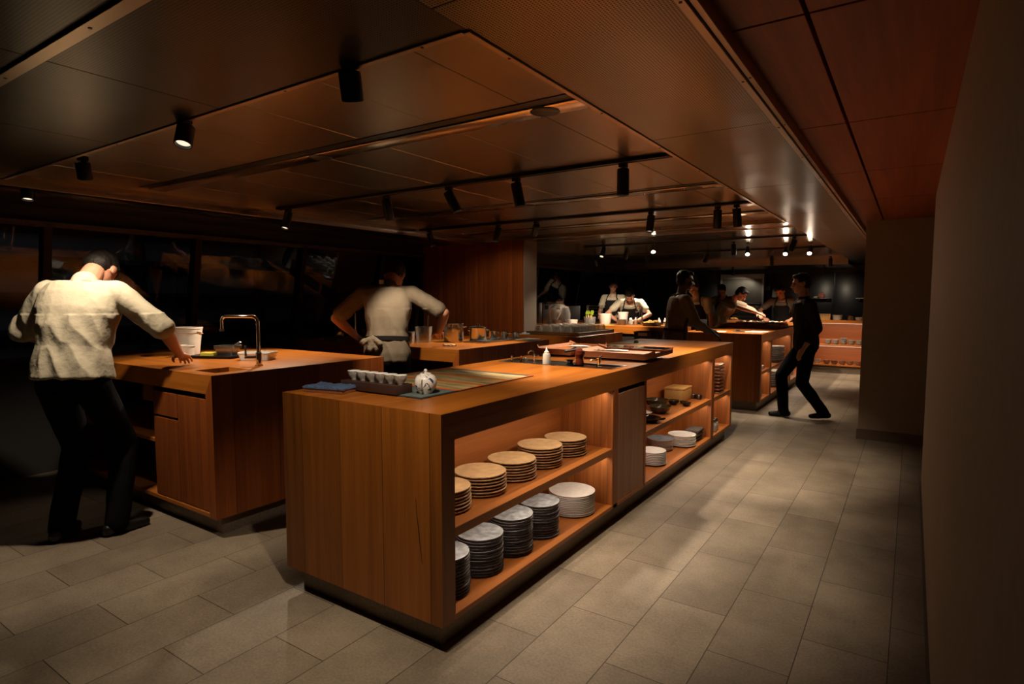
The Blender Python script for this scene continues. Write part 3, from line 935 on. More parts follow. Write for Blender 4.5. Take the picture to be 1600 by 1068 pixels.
for (x, y, n), w in zip([(-1.634, 1.895, 13), (-1.636, 2.151, 13), (-1.632, 2.406, 14), (-1.631, 2.671, 13)], spots):
    stack(p_dark, n, x, y, ZB + .0255, .0137, 'dark-edged grey plate', w, 'dark stoneware plates on the lower shelf', .003, .003)
p_white = proto(plate_mesh(.138, [M['offwhite'], M['offedge']], h=.0135, th=.0088, foot=.6, name='white_plate', lip=True), 'plate')
stack(p_white, 12, -1.636, 3.06, ZB + .0255, .0104, 'off-white plate', 'the white stack beside the dark ones', 'white plates on the lower shelf', .002)
p_b1 = proto(plate_mesh(.103, [M['offwhite'], M['offedge']], h=.018, th=.0105, foot=.7, name='rimmed_plate', lip=True), 'plate')
stack(p_b1, 8, -1.601, 4.298, ZB + .0255, .0125, 'white rimmed plate', 'the front stack of the lower far bay', 'rimmed plates in the far bay', .002)
p_b2 = proto(plate_mesh(.107, [M['blueglaze'], M['offedge']], h=.020, th=.0090, foot=.7, name='blue_plate'), 'plate')
stack(p_b2, 8, -1.702, 4.74, ZB + .0255, .0110, 'blue-grey glazed dish', 'the blue-topped stack of the far bay', 'blue-grey dishes in the far bay', .002)
p_b3 = proto(plate_mesh(.118, [M['offwhite'], M['offedge']], h=.018, th=.0098, foot=.7, name='wide_plate', lip=True), 'plate')
stack(p_b3, 8, -1.60, 4.985, ZB + .0255, .0115, 'wide white plate', 'the stack beside the folded grey cloths', 'wide plates in the far bay', .002)

def bowl_mesh(r, h, mats, name='bowl', foot=.5, th=.004, n=36):
    mb = MB()
    mb.mi = 1
    pr = [(r * foot * .8, 0), (r * foot, 0), (r * foot, h * .08), (r * .78, h * .35), (r * .93, h * .68), (r, h)]
    mb.lathe(pr, n=n, cap1=False)
    mb.mi = 0
    pi_ = [(r, h), (r - th, h), (r * .91, h * .66), (r * .74, h * .36), (r * foot * .8, h * .12), (.001, h * .10)]
    mb.lathe(pi_, n=n, cap0=False)
    bmesh.ops.remove_doubles(mb.bm, verts=mb.bm.verts, dist=1e-5)
    return mb.build(name, mats, smooth=50)

def single(o, loc, label, cat, group=None, rz=0.0):
    o.location = loc
    o.rotation_euler = (0, 0, rz)
    return tag(o, label, cat, group)

# upper shelf of the far bay
single(bowl_mesh(.088, .060, [M['bowldark'], M['bowldark']]), (-1.624, 4.50, SB + .0005), 'dark glazed bowl in front on the upper far shelf', 'bowl', 'dark bowls in the far bay')
single(bowl_mesh(.095, .078, [M['bowldark'], M['bowldark']], foot=.4), (-1.715, 4.68, SB + .0005), 'large olive-green bowl behind the dark glazed bowl', 'bowl', 'dark bowls in the far bay')
pan = thing('shallow_dish', 'shallow black dish with a handle lug at the near end of the upper far shelf', 'dish', (-1.585, 4.14, SB + .0005))
bowl_mesh(.098, .034, [M['blackgloss'], M['blackgloss']], name='dish_body', foot=.7).parent = pan
MB().tube([(.088, .03, .026), (.118, .036, .030), (.118, .004, .030), (.09, 0, .026)], .006).build('lug', M['blackgloss'], pan)
single(bowl_mesh(.072, .030, [M['offwhite'], M['bowldark']], foot=.6), (-1.70, 4.33, SB + .0005), 'small pale dish behind the black dish', 'dish')
for (x, y, r, h, lab) in [(-1.547, 4.925, .040, .034, 'small black cup at the front of the upper far shelf'), (-1.66, 4.93, .050, .040, 'dark brown bowl between the olive bowl and the wooden box'),
                          (-1.60, 5.005, .030, .026, 'tiny dark dish beside the small black cup')]:
    single(bowl_mesh(r, h, [M['bowldark'], M['blackgloss']]), (x, y, SB + .0005), lab, 'bowl', 'dark bowls in the far bay')
bx = thing('wooden_box', 'pale wooden box lying on the upper far shelf', 'box', (-1.70, 5.17, SB + .0005))
MB().box(-.085, .085, -.12, .12, 0, .105, .003).build('body', M['pine'], bx)
MB().box(-.087, .087, -.122, .122, .1055, .125, .003).build('lid', M['pine'], bx)
for i, (x, y, s_) in enumerate([(-1.56, 5.325, .026), (-1.62, 5.345, .030)]):
    o = MB().lathe([(s_ * .8, 0), (s_, .004), (s_, .036), (s_ * .9, .040)], n=24).build('spice_tin', M['steeldark'])
    single(o, (x, y, SB + .0005), ['small dark tin beside the wooden box, front one', 'small dark tin beside the wooden box, rear one'][i], 'tin', 'tins beside the wooden box')
# folded grey cloths
for i in range(3):
    mb = MB().box(-.060, .060, -.095, .095, 0, .031, .012, 4)
    for v in mb.bm.verts:
        k = noise.noise(Vector((v.co.x * 25 + i * 5, v.co.y * 18, v.co.z * 40)))
        v.co.x += .004 * k
        if v.co.z > .016:
            v.co.z += .003 * k
    o = mb.build('folded_cloth', M['greycloth'])
    single(o, (-1.585 + .006 * i, 5.245 + .004 * i, ZB + .0262 + i * .0345), ['lowest of three folded grey cloths in the lower far bay', 'middle one of three folded grey cloths in the lower far bay', 'topmost of three folded grey cloths in the lower far bay'][i], 'cloth', 'folded grey cloths')

# narrow last bay: pile of thin dark boards up, jars down
tb = MB().box(-.10, .10, -.085, .085, 0, .012, .003)
tb.box(-.10, .10, -.085, -.078, .012, .017).box(-.10, .10, .078, .085, .012, .017)
o = tb.build('serving_tray', M['tray'])
proto(o, 'tray')
stack(o, 9, -1.68, 5.85, SB + .001, .033, 'thin dark tray', 'tall pile of the last narrow bay', 'dark trays in the narrow bay', .0)
for ob in [x for x in bpy.data.objects if x.name.startswith('serving_tray')]:
    ob.rotation_euler = (0, 0, 0)
    ob.location.x, ob.location.y = -1.585, 5.80
for i, (x, y) in enumerate([(-1.515, 5.66), (-1.52, 5.74)]):
    t = thing('glass_jar', ['small grey jar at the front of the lower narrow bay', 'small grey jar behind the front jar of the narrow bay'][i], 'jar', (x, y, ZB + .0255), 0, 'jars in the narrow bay')
    MB().lathe([(.024, 0), (.027, .005), (.027, .075), (.018, .09)], n=24).build('jar_body', M['bowlgrey'], t)
    MB().lathe([(.021, .0905), (.021, .115), (.018, .118)], n=24).build('jar_lid', M['steeldark'], t)

# rear shelved island: plates and packets
p_e = proto(plate_mesh(.118, [M['bowlgrey'], M['bowlgrey']], h=.022, th=.006, foot=.7, name='grey_plate'), 'plate')
stack(p_e, 9, -1.62, 9.06, SB + .001, .026, 'grey-white plate', 'upper front stack of the rear island', 'plates in the rear island', .006)
stack(p_e, 9, -1.62, 9.06, ZB + .026, .026, 'grey-white plate', 'lower front stack of the rear island', 'plates in the rear island', .006)
stack(p_e, 8, -1.64, 9.40, ZB + .026, .026, 'grey-white plate', 'lower rear stack of the rear island', 'plates in the rear island', .006)
stack(p_e, 8, -1.64, 9.40, SB + .001, .026, 'grey-white plate', 'upper rear stack of the rear island', 'plates in the rear island', .006)
t = thing('packet', 'red and white packet on the upper shelf of the rear shelved island', 'packet', (-1.60, 8.05, SB + .001))
MB().box(-.05, .05, -.05, .05, 0, .05, .006).build('carton', M['white'], t)
MB().box(-.048, .051, .052, .075, 0, .045, .004).build('sleeve', plain('red paper', (0.35, 0.04, 0.02), .6), t)
t = thing('jar', 'small grey jar on the bottom shelf of the rear shelved island', 'jar', (-1.585, 8.03, ZB + .026))
MB().lathe([(.03, 0), (.034, .006), (.034, .05), (.026, .06)], n=24).build('jar_body', M['bowlgrey'], t)
MB().lathe([(.028, .0605), (.028, .08)], n=24).build('jar_lid', M['steeldark'], t)
t = thing('storage_tin', 'tall pale tin on the bottom shelf at the far end of the rear shelved island', 'tin', (-1.62, 10.6, ZB + .026))
MB().lathe([(.05, 0), (.05, .16)], n=28).build('tin_body', M['bowlgrey'], t)
MB().lathe([(.052, .1605), (.052, .18)], n=28).build('tin_lid', M['steel'], t)

# bowls across the aisle end
p_g = proto(bowl_mesh(.060, .055, [M['bowlgrey'], M['bowlgrey']], name='rice_bowl', foot=.5, n=24), 'bowl')
for i, (x, n) in enumerate([(-1.29, 2), (-1.16, 2), (-1.03, 3), (-.90, 2), (-.77, 2), (-.64, 2)]):
    stack(p_g, n, x, 12.56, .531, .034, 'grey rice bowl', '%s stack of the grey bowl row' % ['leftmost', 'second', 'third', 'fourth', 'fifth', 'rightmost'][i], 'grey bowls across the aisle end', .002)
p_br = proto(bowl_mesh(.058, .050, [M['bowlbrown'], M['bowlbrown']], name='soup_bowl', foot=.55, n=24), 'bowl')
for i, x in enumerate([-1.30, -1.17, -1.04, -.91, -.78, -.65]):
    stack(p_br, 2, x, 12.56, .156, .026, 'brown soup bowl', '%s pair of the brown bowl row' % ['leftmost', 'second', 'third', 'fourth', 'fifth', 'rightmost'][i], 'brown bowls across the aisle end', .002)
p_gl = thing('drinking_glass', 'small drinking glass on the bottom shelf beside the brown bowls, front one', 'glass', (-1.50, 12.53, .156), 0, 'glasses across the aisle end')
MB().lathe([(.028, 0), (.034, .09), (.031, .09), (.026, .006), (.001, .006)], n=20, cap1=False).build('vessel', M['vessel'], p_gl)
dup(p_gl, (-1.44, 12.62, .156), 0, 'small drinking glass on the bottom shelf beside the brown bowls, rear one')

# ------------------------------------------------------------------ things on the nearest island
# table runner with stitched panels
def runner():
    m, nt, b = new_mat('runner panel')
    L = nt.links.new
    tc = nt.nodes.new('ShaderNodeTexCoord')
    sp = nt.nodes.new('ShaderNodeSeparateXYZ')
    L(tc.outputs['Object'], sp.inputs[0])
    n = nt.nodes.new('ShaderNodeTexNoise')
    mp = nt.nodes.new('ShaderNodeMapping')
    mp.inputs['Scale'].default_value = (3, 14, 1)
    L(tc.outputs['Object'], mp.inputs[0])
    L(mp.outputs[0], n.inputs['Vector'])
    n.inputs['Scale'].default_value = 1.6
    n.inputs['Detail'].default_value = 6
    rp = nt.nodes.new('ShaderNodeValToRGB')
    cr = rp.color_ramp
    cr.elements[0].position = .34
    cr.elements[0].color = (.20, .17, .09, 1)
    cr.elements[1].position = .62
    cr.elements[1].color = (.60, .42, .17, 1)
    L(n.outputs['Fac'], rp.inputs['Fac'])
    L(rp.outputs['Color'], b.inputs['Base Color'])
    b.inputs['Roughness'].default_value = .7
    return m
M['runner'] = runner()
M['runnerblue'] = plain('blue grey runner panel', (.10, .13, .13), .75, vary=.4, bscale=20)
M['runnerorange'] = plain('orange runner seam', (.66, .13, .01), .7)
M['runneredge'] = plain('dark runner edge', (.025, .03, .035), .7)
t = thing('table_runner', 'long patchwork table runner with orange seams lying under the teapot', 'table runner', (-2.06, 2.37, ZT + .0005))
MB().box(-.30, .295, -.465, .465, 0, .004).build('backing', M['runneredge'], t)
yy = -.455
for i, wdt in enumerate([.27, .20, .215, .215]):
    MB().box(-.29, .285, yy, yy + wdt - .032, .0042, .0058).build('panel', M['runnerblue'] if i == 0 else M['runner'], t)
    if i < 3:
        MB().box(-.29, .285, yy + wdt - .032, yy + wdt, .0042, .0062).build('seam', M['runnerorange'], t)
    yy += wdt
MB().box(.2855, .2945, -.20, .455, .0042, .0062).build('seam', M['runnerorange'], t)
ZR = ZT + .0064

# long dark tea block with six cups
t = thing('tea_tray', 'long dark brown tray block holding the six tea cups', 'tray', (-2.04, 1.945, ZR + .0002))
MB().box(-.24, .135, -.052, .052, 0, .042, .003).build('block', plain('dark brown lacquer', (.05, .025, .02), .4), t)
p_cup = None
for i in range(6):
    x = -2.235 + i * .062
    lab = '%s white-rimmed grey tea cup on the dark tray block' % ['leftmost', 'second from left', 'third from left', 'fourth from left', 'fifth from left', 'rightmost'][i]
    if p_cup is None:
        mb = MB()
        mb.mi = 1
        mb.lathe([(.011, 0), (.014, 0), (.0145, .005), (.0245, .016), (.0300, .032), (.0320, .043)], n=32, cap1=False)
        mb.mi = 0
        mb.lathe([(.0315, .043), (.0308, .0432), (.0285, .032), (.0225, .016), (.010, .007), (.001, .006)], n=32, cap0=False)
        bmesh.ops.remove_doubles(mb.bm, verts=mb.bm.verts, dist=1e-6)
        p_cup = mb.build('tea_cup', [M['whitecer'], plain('grey cup glaze', (.36, .34, .31), .3, vary=.35, bscale=60)], smooth=50)
        o = p_cup
    else:
        o = p_cup.copy()
        COL.objects.link(o)
    single(o, (x, 1.94, ZR + .0427), lab, 'cup', 'tea cups on the tray block')

t = thing('teapot', 'round white teapot painted with blue and orange flowers', 'teapot', (-1.843, 2.02, ZR + .0002), math.radians(112))
pr = [(.026, 0), (.031, .001), (.033, .006), (.046, .024), (.0525, .046), (.050, .066), (.040, .082), (.026, .088)]
MB().lathe(pr, n=40).build('body', M['floral'], t)
lid = MB().lathe([(.0262, .0882), (.024, .093), (.012, .0965), (.005, .097)], n=32).build('lid', M['floral'], t)
MB().lathe([(.004, .0965), (.0075, .101), (.0085, .106), (.005, .111), (.001, .112)], n=20).build('knob', M['whitecer'], lid)
MB().tube([(.046, 0, .040), (.058, 0, .050), (.065, 0, .066), (.070, 0, .080)], [.012, .010, .007, .006], 14).build('spout', M['floral'], t)
MB().tube([(-.046, 0, .066), (-.062, 0, .072), (-.070, 0, .055), (-.062, 0, .034), (-.046, 0, .028)], [.005] * 5, 12).build('handle', M['floral'], t)

t = thing('small_tray', 'small brown wooden tray under the folded blue cloth', 'tray', (-2.27, 1.835, ZT + .0004), math.radians(12))
MB().box(-.115, .105, -.06, .06, 0, .006, .002).box(-.115, .105, -.06, -.054, .006, .018).box(-.115, .105, .054, .06, .006, .018).box(-.115, -.109, -.054, .054, .006, .018).box(.099, .105, -.054, .054, .006, .018).build('tray_body', M['tray'], t)
mb = MB()
gx, gy = 30, 18
top, bot = [], []
for j in range(gy + 1):
    for i in range(gx + 1):
        x, y = -.125 + .235 * i / gx, -.064 + .128 * j / gy
        e = min(i, gx - i, j, gy - j)
        h = .030 + .010 * noise.noise(Vector((x * 18, y * 22, 3))) + .006 * noise.noise(Vector((x * 50, y * 40, 1)))
        if e == 0:
            h = .0255
        x += .006 * noise.noise(Vector((x * 20, y * 20, 9)))
        top.append((x, y, h))
        bot.append((x, y, .0185))
V = [mb.bm.verts.new(p) for p in top]
W = [mb.bm.verts.new(p) for p in bot]
st = gx + 1
for j in range(gy):
    for i in range(gx):
        a = j * st + i
        mb.face([V[a], V[a + 1], V[a + st + 1], V[a + st]])
        mb.face([W[a + st], W[a + st + 1], W[a + 1], W[a]])
bd = [i for i in range(gx + 1)] + [j * st + gx for j in range(1, gy + 1)] + [gy * st + i for i in range(gx - 1, -1, -1)] + [j * st for j in range(gy - 1, 0, -1)]
for a, b in zip(bd, bd[1:] + bd[:1]):
    mb.face([V[b], V[a], W[a], W[b]])
single(mb.build('folded_cloth', M['bluecloth'], smooth=60), (-2.27, 1.835, ZT + .0006), 'folded blue cloth on the small brown tray', 'cloth', rz=math.radians(12))

# sunken steel well with taps and bottles
hx, hy = .4175, .115
k = MB()
k.box(-hx, hx, -hy, hy, -.075, -.07)
k.box(-hx, -hx + .004, -hy, hy, -.07, .0).box(hx - .004, hx, -hy, hy, -.07, .0).box(-hx + .004, hx - .004, -hy, -hy + .004, -.07, .0).box(-hx + .004, hx - .004, hy - .004, hy, -.07, .0)
sk = k.build('sink_basin', M['steeldark'], tA, (-1.9525 + 1.96, 3.485 - 3.911, ZT))
r = MB()
r.box(-hx - .008, hx + .008, -hy - .008, -hy + .006, .0004, .003).box(-hx - .008, hx + .008, hy - .006, hy + .008, .0004, .003).box(-hx - .008, -hx + .006, -hy + .006, hy - .006, .0004, .003).box(hx - .006, hx + .008, -hy + .006, hy - .006, .0004, .003)
r.build('rim', M['steel'], sk)
MB().box(-hx + .01, .10, -hy + .008, hy - .008, -.012, -.004).build('cover_plate', M['steeldark'], sk)
MB().box(.16, hx - .01, -hy + .008, hy - .008, -.012, -.004).build('cover_plate', M['blackgloss'], sk)
ck = MB()
ck.rings([[(x, -.0012, z), (x + w, -.0012, z), (x + w, .003, z), (x, .003, z)] for x, z, w in ((-1.604, .605, .0006), (-1.598, .53, .0022), (-1.590, .47, .0035), (-1.585, .42, .0028), (-1.572, .345, .0006))])
ck.build('crack', M['void'], tA, (1.96, 1.692 - 3.911, 0))
ZS = ZT - .0038
t = thing('squeeze_bottle', 'clear squeeze bottle with pointed white nozzle standing on the steel well', 'bottle', (-2.033, 3.43, ZS))
MB().lathe([(.024, 0), (.027, .003), (.027, .060), (.023, .073), (.014, .078)], n=28).build('bottle_body', plain('milky plastic', (.55, .52, .45), .3), t)
MB().lathe([(.017, .0785), (.017, .086), (.009, .092), (.003, .118), (.001, .119)], n=20).build('nozzle', M['whitecer'], t)
t = thing('pepper_mill', 'dark red lacquered mill with a black crank handle on the steel well', 'pepper mill', (-1.835, 3.53, ZS))
MB().lathe([(.030, 0), (.031, .004), (.026, .030), (.024, .045), (.031, .062), (.035, .078), (.032, .094), (.018, .106), (.002, .110)], n=32).build('mill_body', M['mill'], t)
MB().tube([(0, 0, .104), (-.04, -.02, .098), (-.09, -.04, .088)], [.011, .009, .010], 14).build('handle', M['black'], t)
t = thing('tea_bowl_holder', 'low black curved stand beside the dark red mill', 'stand', (-1.875, 3.47, ZS))
MB().lathe([(.02, 0), (.028, .004), (.016, .016), (.022, .032), (.030, .036)], n=24).build('stand_body', M['blackgloss'], t)
t = thing('worktop_tap', 'short chrome tap beside the right end of the steel well', 'tap', (-1.66, 3.46, ZS))
MB().lathe([(.020, 0), (.020, .006), (.012, .01), (.012, .050), (.017, .054), (.017, .062), (.002, .064)], n=24).build('tap_body', M['chrome'], t)
MB().tube([(0, 0, .044), (-.03, -.012, .052), (-.05, -.02, .044)], .006, 12).build('spout', M['chrome'], t)
MB().tube([(0, 0, .062), (.018, .01, .078)], [.004, .005], 10).build('lever', M['chrome'], t)
t = thing('worktop_tap', 'chrome swan-neck tap near the left end of the steel well', 'tap', (-2.15, 3.46, ZS))
MB().lathe([(.014, 0), (.014, .006), (.008, .01), (.008, .05)], n=20).build('tap_body', M['chrome'], t)
MB().tube([(0, 0, .05), (-.004, 0, .074), (-.02, -.004, .086), (-.04, -.008, .078), (-.045, -.01, .062)], .006, 12).build('spout', M['chrome'], t)
MB().tube([(.008, 0, .035), (.032, .008, .05)], .004, 10).build('lever', M['copper'], t)
t = thing('small_cup', 'small white-tipped steel cup at the left of the swan-neck tap', 'cup', (-2.20, 3.43, ZS))
MB().lathe([(.012, 0), (.014, .002), (.012, .022), (.004, .036), (.001, .04)], n=20).build('cup_body', M['steel'], t)
t = thing('copper_peg', 'short copper peg handle at the left of the steel well', 'handle', (-2.245, 3.44, ZS))
MB().lathe([(.009, 0), (.008, .008), (.006, .014), (.0075, .04), (.001, .046)], n=16).build('peg', M['copper'], t)
t = thing('bottle_stopper', 'small chrome stopper at the far left end of the steel well', 'stopper', (-2.31, 3.42, ZS))
MB().lathe([(.012, 0), (.010, .01), (.005, .014), (.005, .03), (.011, .038), (.002, .046)], n=18).build('stopper_body', M['chrome'], t)

# carved trays with up-swept ends
def carved_tray(cx, cy, lx, ly, rz, label):
    t = thing('carved_tray', label, 'tray', (cx, cy, ZT + .0006), rz, 'carved wooden trays on the nearest island')
    mb = MB()
    n = 28
    h = .042
    rings_ = []
    for i in range(n + 1):
        u = -1 + 2 * i / n
        x = u * lx
        up = .030 * max(0, abs(u) - .80) / .20
        w = ly * (1 - .10 * max(0, abs(u) - .85) / .15)
        z0 = up * .8
        z0 += .014
        rings_.append([(x, -w, z0), (x, -w, z0 + h), (x, -w + .012, z0 + h), (x, -w + .02, z0 + .026), (x, w - .02, z0 + .026), (x, w - .012, z0 + h), (x, w, z0 + h), (x, w, z0)])
    mb.rings(rings_)
    mb.build('tray_body', M['board'], t, smooth=25)
    for sx in (-.55, .55):
        MB().box(sx * lx - .015, sx * lx + .015, -ly * .8, ly * .8, 0, .0138).build('foot', M['tray'], t)
    return t
carved_tray(-1.75, 4.08, .30, .21, 0, 'carved wooden tray with up-swept right end, nearer the aisle')
carved_tray(-2.245, 4.20, .17, .30, math.radians(0), 'carved wooden tray further from the aisle, left of the other one')
for i, (x, y, sx, sy) in enumerate([(-1.86, 4.16, .10, .05), (-2.27, 4.36, .09, .055)]):
    mb = MB()
    nn = 14
    for j in range(nn):
        for q in range(6):
            pass
    rr = []
    for j in range(9):
        v = -1 + 2 * j / 8
        rr.append([(sx * v + .006 * noise.noise(Vector((a, v, i))), sy * math.cos(a) * (1 - .35 * v * v) + .008 * noise.noise(Vector((v * 3, a, i))), .0405 + .0135 * (math.sin(a) + 1) * .5 * (1 - .6 * v * v)) for a in (2 * PI * k / 20 for k in range(20))])
    mb.rings(rr)
    single(mb.build('folded_napkin', M['cloth'], smooth=60), (x, y, ZT + .0009), ['white napkin in the carved tray nearer the aisle', 'white napkin in the carved tray further left'][i], 'napkin', 'napkins in the carved trays', rz=.3)
for i, (x, y) in enumerate([(-1.965, 4.10), (-2.36, 4.42)]):
    mb = MB()
    for k in range(3):
        a = k * 2.1 + i
        c, s_ = math.cos(a), math.sin(a)
        mb.rings([[(c * u * .05 - s_ * w, s_ * u * .05 + c * w, .041 + .012 * u + .002 * sgn) for (u, w, sgn) in ((0, 0, 0), (.5, .012, 0), (1, 0, 0), (.5, -.012, 0))],
                  [(c * u * .05 - s_ * w, s_ * u * .05 + c * w, .043 + .012 * u) for (u, w) in ((0, 0), (.5, .012), (1, 0), (.5, -.012))]])
    o = mb.build('leaf_garnish', M['greend'])
    o['kind'] = 'thing'
    single(o, (x, y, ZT + .0006), ['sprig of dark green leaves in the carved tray nearer the aisle', 'sprig of dark green leaves in the carved tray further left'][i], 'leaves', 'leaf sprigs in the carved trays')
t = thing('induction_hob', 'black glass hob let into the far half of the nearest island', 'hob', (-2.055, 5.035, ZT))
MB().box(-.3145, .3145, -.1345, .1345, -.02, .001, .001, 1).build('hob_glass', M['blackgloss'], t)
MB().box(-.30, .30, -.1315, -.128, .0011, .0016).build('hob_edge', M['steel'], t)
o = MB().box(-.095, .095, -.13, .13, 0, .003).build('paper_sheet', M['paper'])
single(o, (-2.30, 5.55, ZT + .0005), 'white paper sheet near the far end of the nearest island', 'paper', rz=.12)
t = thing('paper_weight', 'tiny pale green block on the corner of the white paper sheet', 'block', (-2.225, 5.47, ZT + .004))
MB().box(-.018, .018, -.022, .022, 0, .012, .002).build('block_base', M['black'], t)
MB().box(-.014, .014, -.018, .018, .0122, .026, .003).build('block_top', M['greend'], t)

# ------------------------------------------------------------------ things on the left island
def faucet(x, y, z, rz, h, reach, label, r=.012):
    t = thing('kitchen_faucet', label, 'faucet', (x, y, z), rz, 'tall faucets')
    MB().lathe([(.026, 0), (.026, .006), (.019, .010), (.019, .085), (.014, .09)], n=28).build('faucet_base', M['chrome'], t)
    rb = .04
    pts = [(0, 0, .088), (0, 0, h - rb)] + [(-rb + rb * math.cos(a), 0, h - rb + rb * math.sin(a)) for a in [PI / 2 * k / 6 for k in range(1, 7)]]
    pts += [(-reach + rb * .7, 0, h)] + [(-reach + rb * .7 - rb * .7 * math.sin(a), 0, h - rb * .7 + rb * .7 * math.cos(a)) for a in [PI / 2 * k / 5 for k in range(1, 6)]]
    pts += [(-reach, 0, h - .085)]
    MB().tube(pts, r, 16).build('spout', M['chrome'], t)
    MB().tube([(-reach, 0, h - .083), (-reach, 0, h - .098)], r * 1.25, 16).build('aerator', M['steeldark'], t)
    MB().tube([(-.015, 0, .055), (-.085, -.01, .055)], .014, 16).build('valve', M['chrome'], t)
    MB().tube([(-.080, -.01, .066), (-.082, -.01, .135)], [.007, .006], 12).build('lever', M['steeldark'], t)
    return t
faucet(-3.517, 2.26, ZT, math.radians(34), .325, .235, 'tall square-bent chrome faucet on the left island beside the small sink')

def tapered_box(w0, d0, w1, d1, h, th=.003, r=.012, lip=.006):
    """open plastic tub, rounded corners"""
    def ring(w, d, z, rr):
        out = []
        for cx, cy, a0 in ((w - rr, d - rr, 0), (-w + rr, d - rr, PI / 2), (-w + rr, -d + rr, PI), (w - rr, -d + rr, 1.5 * PI)):
            for k in range(5):
                a = a0 + PI / 2 * k / 4
                out.append((cx + rr * math.cos(a), cy + rr * math.sin(a), z))
        return out
    mb = MB()
    mb.rings([ring(w0, d0, 0, r), ring(w1, d1, h - lip * 2, r), ring(w1 + lip, d1 + lip, h - lip * 2, r + lip), ring(w1 + lip, d1 + lip, h, r + lip),
              ring(w1 - th, d1 - th, h, r), ring(w0 - th, d0 - th, th, r)])
    return mb
t = thing('plastic_bucket', 'tall white tapered plastic bucket on the left island', 'bucket', (-4.70, 2.42, ZT + .0005), .2)
MB().lathe([(.074, 0), (.078, .004), (.096, .17), (.100, .172), (.103, .20), (.106, .202), (.106, .215), (.100, .216), (.094, .17), (.074, .006), (.001, .005)], n=40, cap1=True).build('bucket_body', M['white'], t)
MB().tube([(.104 * math.cos(a), .104 * math.sin(a), .185 - .03 * math.sin(a)) for a in [PI * k / 14 for k in range(15)]], .003, 8).build('bail_handle', M['white'], t)
t = thing('plastic_tub', 'short translucent tub in front of the tall white bucket', 'tub', (-4.56, 2.33, ZT + .0005), .2)
MB().lathe([(.050, 0), (.054, .004), (.062, .075), (.066, .077), (.066, .086), (.061, .087), (.052, .006), (.001, .005)], n=32).build('tub_body', M['white'], t)
t = thing('black_tray', 'flat black tray carrying the sponge and the steel pan on the left island', 'tray', (-4.28, 2.43, ZT + .0005), math.radians(25))
tapered_box(.16, .10, .172, .112, .020, .004, .02, .003).build('tray_body', M['black'], t)
o = MB().box(-.055, .055, -.038, .038, 0, .032, .008, 3).build('sponge', M['yellow'])
single(o, (-4.345, 2.39, ZT + .0055), 'yellow sponge cloth at the left of the black tray', 'sponge', rz=.5)
t = thing('gastro_pan', 'small steel pan with a wide rim standing on the black tray', 'pan', (-4.225, 2.465, ZT + .0055), math.radians(30))
tapered_box(.060, .045, .070, .055, .085, .002, .015, .012).build('pan_body', M['steel'], t)
MB().tube([(.03, .02, .08), (.075, .035, .107), (.085, .036, .104)], [.004, .008, .004], 10).build('spoon', M['steel'], t)
o = MB().box(-.035, .035, -.022, .022, 0, .045, .005).build('scrub_pad', M['bluespunge'])
single(o, (-4.07, 2.60, ZT + .0005), 'blue-grey scrub pad standing behind the white container', 'sponge', rz=.6)
t = thing('plastic_container', 'shallow rectangular white container behind the tall faucet', 'container', (-3.90, 2.50, ZT + .0005), math.radians(33))
tapered_box(.105, .065, .115, .075, .055, .003, .02, .005).build('container_body', plain('frosted plastic', (.72, .72, .70), .4), t)
MB().box(-.085, .085, -.05, .05, .0035, .026, .008).build('contents', M['cloth'], t)

# ------------------------------------------------------------------ things on the middle island
def pot(x, y, r, h, label, rz=0.0, lid=False, two=True, z=ZT, name='stock_pot'):
    t = thing(name, label, 'pot', (x, y, z + .0006), rz, 'steel pots on the middle island')
    MB().lathe([(r * .94, 0), (r * .97, .003), (r, .008), (r, h - .004), (r * 1.03, h), (r * 1.03, h + .003), (r * .985, h + .002), (r * .97, h - .01), (r * .96, .012), (.001, .010)], n=48).build('pot_body', M['potsteel'], t)
    for sgn in ((1, -1) if two else (1,)):
        a = [(sgn * (r - .002), -.035, h * .80), (sgn * (r + .026), -.032, h * .83), (sgn * (r + .034), 0, h * .84), (sgn * (r + .026), .032, h * .83), (sgn * (r - .002), .035, h * .80)]
        MB().tube(a, .005, 10).build('handle', M['chrome'], t)
    if lid:
        l = MB().lathe([(r * 1.03, h + .0035), (r * 1.02, h + .007), (r * .6, h + .018), (.001, h + .022)], n=40).build('lid', M['potsteel'], t)
        MB().tube([(-.022, 0, h + .018), (-.018, 0, h + .042), (.018, 0, h + .042), (.022, 0, h + .018)], .004, 10).build('lid_handle', M['chrome'], l)
    return t
pot(-3.83, 4.62, .102, .185, 'largest steel stock pot on the middle island', rz=.6)
pot(-3.60, 4.72, .085, .130, 'medium steel pot with a lid right of the largest stock pot', rz=.9, lid=True, z=ZT + .013)
pot(-3.63, 5.02, .042, .082, 'small steel saucepan right of the lidded pot', rz=.9, two=False, name='saucepan', z=ZT + .013)
pot(-3.58, 5.16, .040, .072, 'second small steel saucepan, nearer the timber wall', rz=.5, two=False, name='saucepan', z=ZT + .013)
pot(-3.49, 5.24, .036, .066, 'smallest steel saucepan at the right end of the pots', rz=.9, two=False, name='saucepan', z=ZT + .013)
t = thing('steel_tray', 'flat steel tray under the lidded pot and the small saucepans', 'tray', (-3.565, 4.96, ZT + .0005))
MB().box(-.13, .13, -.36, .36, 0, .004).box(-.135, .135, -.365, -.36, 0, .012).box(-.135, .135, .36, .365, 0, .012).box(-.135, -.13, -.36, .36, 0, .012).box(.13, .135, -.36, .36, 0, .012).build('tray_body', M['steel'], t)
t = thing('clear_container', 'tall clear square container holding a ladle on the middle island', 'container', (-4.07, 4.44, ZT + .0005), .55)
tapered_box(.066, .066, .075, .075, .155, .003, .015, .004).build('container_body', M['vessel'], t)
